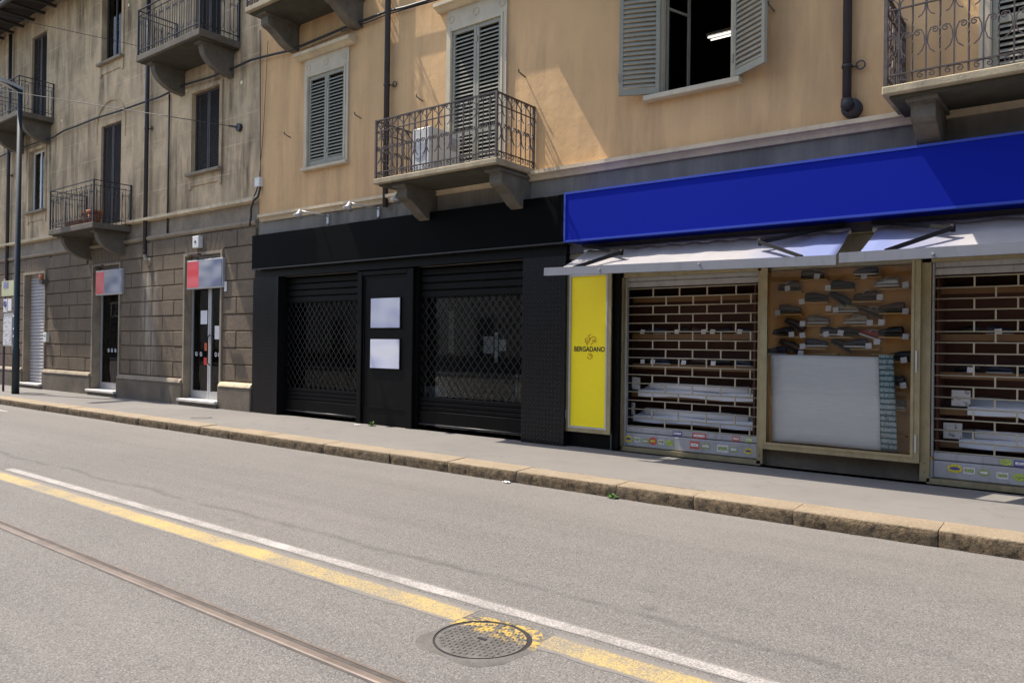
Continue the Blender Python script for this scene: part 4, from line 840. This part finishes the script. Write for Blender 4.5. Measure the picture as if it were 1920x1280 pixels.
def shoe_parts(col):
    if col not in SH:
        c = {'black': (.012, .011, .012), 'navy': (.02, .025, .05), 'brown': (.06, .03, .02), 'grey': (.17, .165, .15), 'silver': (.42, .42, .40), 'beige': (.30, .25, .19), 'red': (.22, .02, .02), 'taupe': (.09, .065, .045)}[col]
        mt = pm('shoe_'+col, c, .3 if col == 'silver' else .5, .2, 18, .1, 80, .5 if col == 'silver' else 0)
        so_ = pm('sole_'+('dark' if col in ('black', 'brown', 'taupe') else 'white'), (.03, .025, .022) if col in ('black', 'brown', 'taupe') else (.55, .53, .5), .6, .1, 10, 0)
        lc = MB()
        for k in range(4): lc.tube([(-.05+k*.028, -.03, .072+k*.011), (-.04+k*.028, 0, .088+k*.01), (-.03+k*.028, .03, .072+k*.011)], .004, 4)
        lc.tube([(.03, -.02, .11), (.0, -.05, .1), (-.02, -.06, .06)], .004, 4); lc.tube([(.03, -.02, .11), (.06, -.055, .09)], .004, 4)
        co = MB().add([(.045+.062*math.cos(6.2832*i/12), .024*math.sin(6.2832*i/12), .1035) for i in range(12)], [tuple(range(12))])
        SH[col] = (shoe_mesh().mesh('upper', mt, True), sole_mesh().mesh('sole', so_), lc.mesh('laces', pm('cream_lace', (.6, .55, .46), .8, .1, 10, 0)), co.mesh('collar', DARK))
    return SH[col]
def shoe(x, y, z, col, label, group, rz=0., rx=0., ry=0., laces=False, s=1.):
    t = thing('shoe', label, 'shoe', group, (x, y, z), (rx, ry, rz)); t.scale = (s, s, s); u, so_, lc, co = shoe_parts(col)
    obj('upper', u, t); obj('sole', so_, t); obj('collar', co, t)
    if laces: obj('laces', lc, t)
TAG = m_print('price_print', (.72, .72, .74), (.12, .12, .2), (90, 1, 120), .56, .05, .7)
tagm = MB().box(-.034, .034, -.002, .002, 0, .068).mesh('price_tag', TAG)
def tag(x, y, z, label, group, a=0.): obj('price_tag', tagm, None, (x, y, z), (math.radians(-12), a, 0), label=label, category='price tag', group=group)
for x0, x1, nm in ((-5.72, -3.625, 'left'), (-1.5, 1.5, 'right')):
    sv = thing('shelving', 'brown shelving with display boards behind the %s' % ('grille next to the yellow panel' if nm == 'left' else 'grille right of the shoe display'), 'shelving')
    B('back_panel', RED, sv, x0, x1, 10.55, 10.57, .02, 2.9); B('side_panel', RED, sv, x0, x0+.02, 9.95, 10.55, .02, 2.9); B('side_panel', RED, sv, x1-.02, x1, 9.95, 10.55, .02, 2.9)
    for z in (.42, .80, 1.22, 1.66, 2.2): B('shelf', WOODD, sv, x0+.02, x1-.02, 10.12, 10.55, z, z+.03); B('shelf_lip', WOODD, sv, x0+.02, x1-.02, 10.1, 10.119, z-.04, z+.035)
    gr = 'dark shoes behind the %s grille' % nm
    for z in (1.25, 1.69):
        x = x0+.28; k = 0
        while x < min(x1, .4)-.1:
            shoe(x, 10.25, z, ('black', 'navy', 'black', 'brown')[k % 4], 'dark shoe standing on a shelf behind the %s grille' % ('yellow panel side' if nm == 'left' else 'far right'), gr, rz=rnd.uniform(-.3, .3)+(math.pi if k % 2 else 0)); k += 1
            if rnd.random() < .6: tag(x+rnd.uniform(-.1, .1), 10.11, z+.0, 'small white price tag among dark shoes behind the %s grille' % ('yellow panel side' if nm == 'left' else 'far right'), gr+' tags', rnd.uniform(-.15, .15))
            x += .31
    for i, (z, a, b) in enumerate(((.46, x0+.22, min(x1, .9)-.05), (.84, x0+.3, min(x1, .9)-.05))):
        t = thing('paper_sheet', '%s white paper sheet spread on the %s shelf behind the %s grille' % (('rolled', 'creased')[i], ('lowest', 'second')[i], 'yellow panel side' if nm == 'left' else 'far right'), 'paper')
        n = 30; v = []
        for q in range(n+1):
            u = q/n; x = a+(b-a)*u
            for j in range(8):
                s = j/7; dr = .09+.012*math.sin(u*9+i) + (.16*max(0, 1-abs(u-.35)*9) if (i and nm == 'right') else 0)
                if j < 3: v.append((x, 10.085-.012*math.sin(u*17+j), z-dr*(1-j/2.5)*.8+.012))
                else: v.append((x, 10.09+.38*(j-3)/4, z+.012+.02*math.sin(u*11+j)*s+.09*s*s))
        MB().add(v, [(q*8+j, (q+1)*8+j, (q+1)*8+j+1, q*8+j+1) for q in range(n) for j in range(7)]).build('sheet', PAPER, t, True)
        if i == 0 or nm == 'left': MB().tube([(a+.15, 10.2, z+.09), (b-.1, 10.16, z+.085)], .05, 12).build('roll', PAPER, t, True)
        cdn = thing('show_card', 'white show card on the %s shelf behind the %s grille' % (('lowest', 'second')[i], 'yellow panel side' if nm == 'left' else 'far right'), 'card')
        B('card', m_print('card_print', (.55, .54, .52), (.08, .07, .08), (14, 1, 14), .52), cdn, a-.16, a+.03, 10.08, 10.084, z+.03, z+.21)
# display window
dw = thing('display_window', 'framed glass shoe display case with orange brown back panel between the grilles', 'display window')
frame_mb(-3.43, -1.61, .23, 2.98, .065, 9.6, 9.7).build('frame', ALU, dw); frame_mb(-3.37, -1.67, .29, 2.9, .03, 9.585, 9.6).build('inner_frame', ALU, dw); B('glass_pane', GLASS, dw, -3.36, -1.68, 9.652, 9.657, .3, 2.9)
B('hinge', ALUG, dw, -1.655, -1.635, 9.575, 9.59, 1.25, 1.5); B('hinge', ALUG, dw, -1.655, -1.635, 9.575, 9.59, .35, .55)
B('back_panel', WOOD, dw, -3.6, -1.52, 10.06, 10.08, .3, 2.9); B('case_floor', WOOD, dw, -3.5, -1.5, 9.72, 10.06, .27, .3); B('case_side', RED, dw, -3.62, -3.6, 9.9, 10.06, .3, 2.9); B('case_side', WOOD, dw, -1.54, -1.52, 9.72, 10.06, .3, 2.9)
def D(x, y, dep=9.92): return P(1430+x/6.4, 480+y/6.4, dep)
shelves = [(170, 430, 160), (800, 1095, 125), (1410, 1760, 97), (445, 775, 280), (1075, 1425, 250), (165, 460, 425), (775, 1090, 403), (1400, 1760, 385), (490, 770, 552), (1070, 1420, 540), (150, 460, 695), (745, 1085, 688), (1395, 1740, 682),
           (440, 765, 830), (1060, 1440, 826), (130, 440, 965), (735, 1075, 970), (1390, 1745, 970), (425, 755, 1105), (1050, 1405, 1112), (110, 380, 1195), (640, 890, 1172), (1305, 1580, 1175), (1400, 1740, 1262), (1400, 1730, 1560), (1400, 1720, 1840), (1400, 1710, 2150)]
for a, b, y in shelves:
    p, q = D(a, y), D(b, y); z = (p.z+q.z)/2; B('shelf', WOODL, dw, p.x, q.x, 9.92, 10.06, z-.012, z)
G1 = 'shoes in the display case'
SL = [((600, 265), 'black', 'black shoe with white piping on a high shelf', 0, 0, 0), ((1240, 235), 'navy', 'navy slip on with pale rim high in the display case', 1, 0, 0), ((320, 410), 'taupe', 'taupe lace up shoe with cream laces on a high shelf', 1, 1, 0),
      ((960, 390), 'black', 'plain black shoe beside a price tag under the awning joint', 0, 0, 0), ((1490, 372), 'silver', 'shiny silver lace up shoe in the display case', 1, 1, 0), ((650, 540), 'black', 'black shoe left of the dark boot sole', 0, 0, 0),
      ((1240, 525), 'brown', 'brown shoe with a cream lace bow', 1, 1, 0), ((900, 570), 'black', 'black shoe standing tilted on its toe above the beige slipper', 1, 0, .9), ((330, 680), 'taupe', 'dark taupe shoe on a left hand shelf', 0, 0, 0), ((1010, 675), 'beige', 'beige slipper with brown heel on a middle shelf', 0, 0, 0),
      ((1560, 668), 'brown', 'brown shoe on a right hand shelf above the black pair', 1, 0, 0), ((670, 815), 'grey', 'grey felt slipper on a small shelf', 0, 0, 0), ((1120, 812), 'beige', 'beige shoe with long hanging cream laces', 1, 1, 0), ((1290, 730), 'taupe', 'tilted taupe shoe with cream laces behind the beige one', 1, 1, .6),
      ((250, 950), 'black', 'black shoe under the tilted brown loafer', 1, 0, 0), ((370, 880), 'brown', 'brown loafer tilted nose up beside price tags', 1, 0, .8), ((830, 955), 'navy', 'navy slipper with pale edge paired on a middle shelf', 0, 0, 0), ((1040, 955), 'black', 'black slipper with pale edge paired on a middle shelf', 0, 0, 0),
      ((1540, 955), 'black', 'long black shoe on a right hand shelf', 1, 0, 0), ((650, 1090), 'navy', 'navy slipper with white edge above the white blind', 0, 0, 0), ((1120, 1098), 'navy', 'navy shoe with two white stripes above the bamboo strip', 1, 0, 0), ((1290, 1010), 'red', 'dark red shoe with white laces in the display case', 1, 1, .5),
      ((300, 1130), 'brown', 'dark brown shoe tilted down over the blind edge', 1, 0, .8), ((940, 1130), 'black', 'black shoe tilted down over the middle of the blind', 1, 0, .7), ((1650, 1245), 'black', 'black shoe on the shelf right of the blind top', 1, 0, 0), ((160, 1185), 'navy', 'navy shoe at the upper left corner of the blind', 1, 0, 0), ((1560, 1545), 'black', 'black shoe on the second shelf right of the blind', 1, 0, 0), ((1560, 1825), 'navy', 'navy shoe on the lower shelf right of the blind', 1, 0, 0)]
for (x, y), col, lab, dirn, lace, tilt in SL:
    p = D(x, y, 9.98); shoe(p.x, 9.97, p.z+(.03 if tilt else .004), col, lab, G1, rz=0 if dirn else math.pi, ry=-tilt*.7 if False else tilt*.7, laces=bool(lace), s=1.03)
for x, y in ((643, 270), (1217, 270), (300, 412), (780, 408), (1717, 370), (470, 572), (1403, 520), (785, 655), (877, 672), (180, 708), (1713, 690), (477, 838), (1283, 826), (1420, 822), (347, 965), (480, 975), (765, 960), (928, 950), (1710, 995), (480, 1108), (1370, 1055), (1272, 1105), (1560, 97), (1000, 100), (450, 1190), (1698, 1275), (1690, 1580)):
    p = D(x, y, 9.905); tag(p.x, 9.905, p.z-.005, 'small white price tag standing by a shoe in the display case', 'price tags in the display case', rnd.uniform(-.2, .2))
def m_bamboo():
    m, t, b = newmat('bamboo_print'); q = T(t)
    z = q.xyz(); st = q.ramp(q.math('ABSOLUTE', q.math('SUBTRACT', q.math('FRACT', q.math('MULTIPLY', z[2], 15.)), .5)), .28, .36)
    lf = q.ramp(q.noise(1, 3, .7, q.map((45, 1, 22)), 1.5), .52, .58)
    c = q.mix(st, (.42, .52, .55), (.06, .15, .18)); c = q.mix(q.math('MULTIPLY', lf, .85), c, (.03, .09, .10)); q.ln(c, b.inputs['Base Color']); b.inputs['Roughness'].default_value = .8; return m
def m_blind():
    m, t, b = newmat('white_slub_cloth'); q = T(t)
    c = q.mix(q.ramp(q.noise(1, 4, .7, q.map((5, 1, 130))), .35, .7), (.86, .87, .88), (.72, .735, .76)); q.ln(c, b.inputs['Base Color']); b.inputs['Roughness'].default_value = .85
    q.bump(q.noise(1, 4, .7, q.map((4, 1, 110))), b, .4, .006); return m
def hang(name, mat, parent, x00, x01, x10, x11, z0, z1, y, nx=26, nz=22, amp=.012):
    v = []
    for j in range(nz+1):
        s = j/nz; xa, xb = x00+(x10-x00)*s, x01+(x11-x01)*s
        for i in range(nx+1):
            u = i/nx; v.append((xa+(xb-xa)*u, y+amp*math.sin(u*7+s*2)*math.sin(s*3+.4)+.3*amp*math.sin(u*23+s*9)+.35*amp*math.sin(s*31+u*4), z1+(z0-z1)*s+.004*math.sin(u*5)+.012*u*s))
    o = MB().add(v, [(j*(nx+1)+i, j*(nx+1)+i+1, (j+1)*(nx+1)+i+1, (j+1)*(nx+1)+i) for j in range(nz) for i in range(nx)]).build(name, mat, parent, True); md = o.modifiers.new('thick', 'SOLIDIFY'); md.thickness = .002
bl_ = thing('window_blind', 'white slubbed cloth with a blue bamboo border hung across the lower shoe display', 'blind')
hang('cloth', m_blind(), bl_, -3.36, -2.08, -3.32, -2.045, .31, 1.42, 9.78); hang('bamboo_border', m_bamboo(), bl_, -2.078, -1.92, -2.043, -1.865, .31, 1.44, 9.782, 6)

# ------------------------------------------------------------------ small things on the ground
cv = thing('access_cover', 'small round cover set in the pavement before the glass shop door', 'cover')
gx, gy = -13.93, 8.1
MB().tube([(gx, gy, -.02), (gx, gy, .003)], .17, 24).build('lid', CAST, cv); MB().add([(gx+math.cos(6.2832*i/24)*.2, gy+math.sin(6.2832*i/24)*.2, .0012) for i in range(24)], [tuple(range(24))]).build('rim', CABLE, cv)
for x, y, z, lab in ((-10.75, 9.3, 0, 'crumpled white paper scrap on the pavement by the black shop door'), (-5.62, 7.2, RZ, 'crumpled white paper scrap in the gutter below the kerb')):
    t = thing('paper_scrap', lab, 'litter', loc=(x, y, z)); m = MB(); k = 7; v = []
    for i in range(k):
        for j in range(k): v.append((.09*(i/(k-1)-.5)+rnd.uniform(-.006, .006), .06*(j/(k-1)-.5), .012+rnd.uniform(-.008, .014)))
    m.add(v, [(i*k+j, (i+1)*k+j, (i+1)*k+j+1, i*k+j+1) for i in range(k-1) for j in range(k-1)]).build('scrap', PAPER, t)
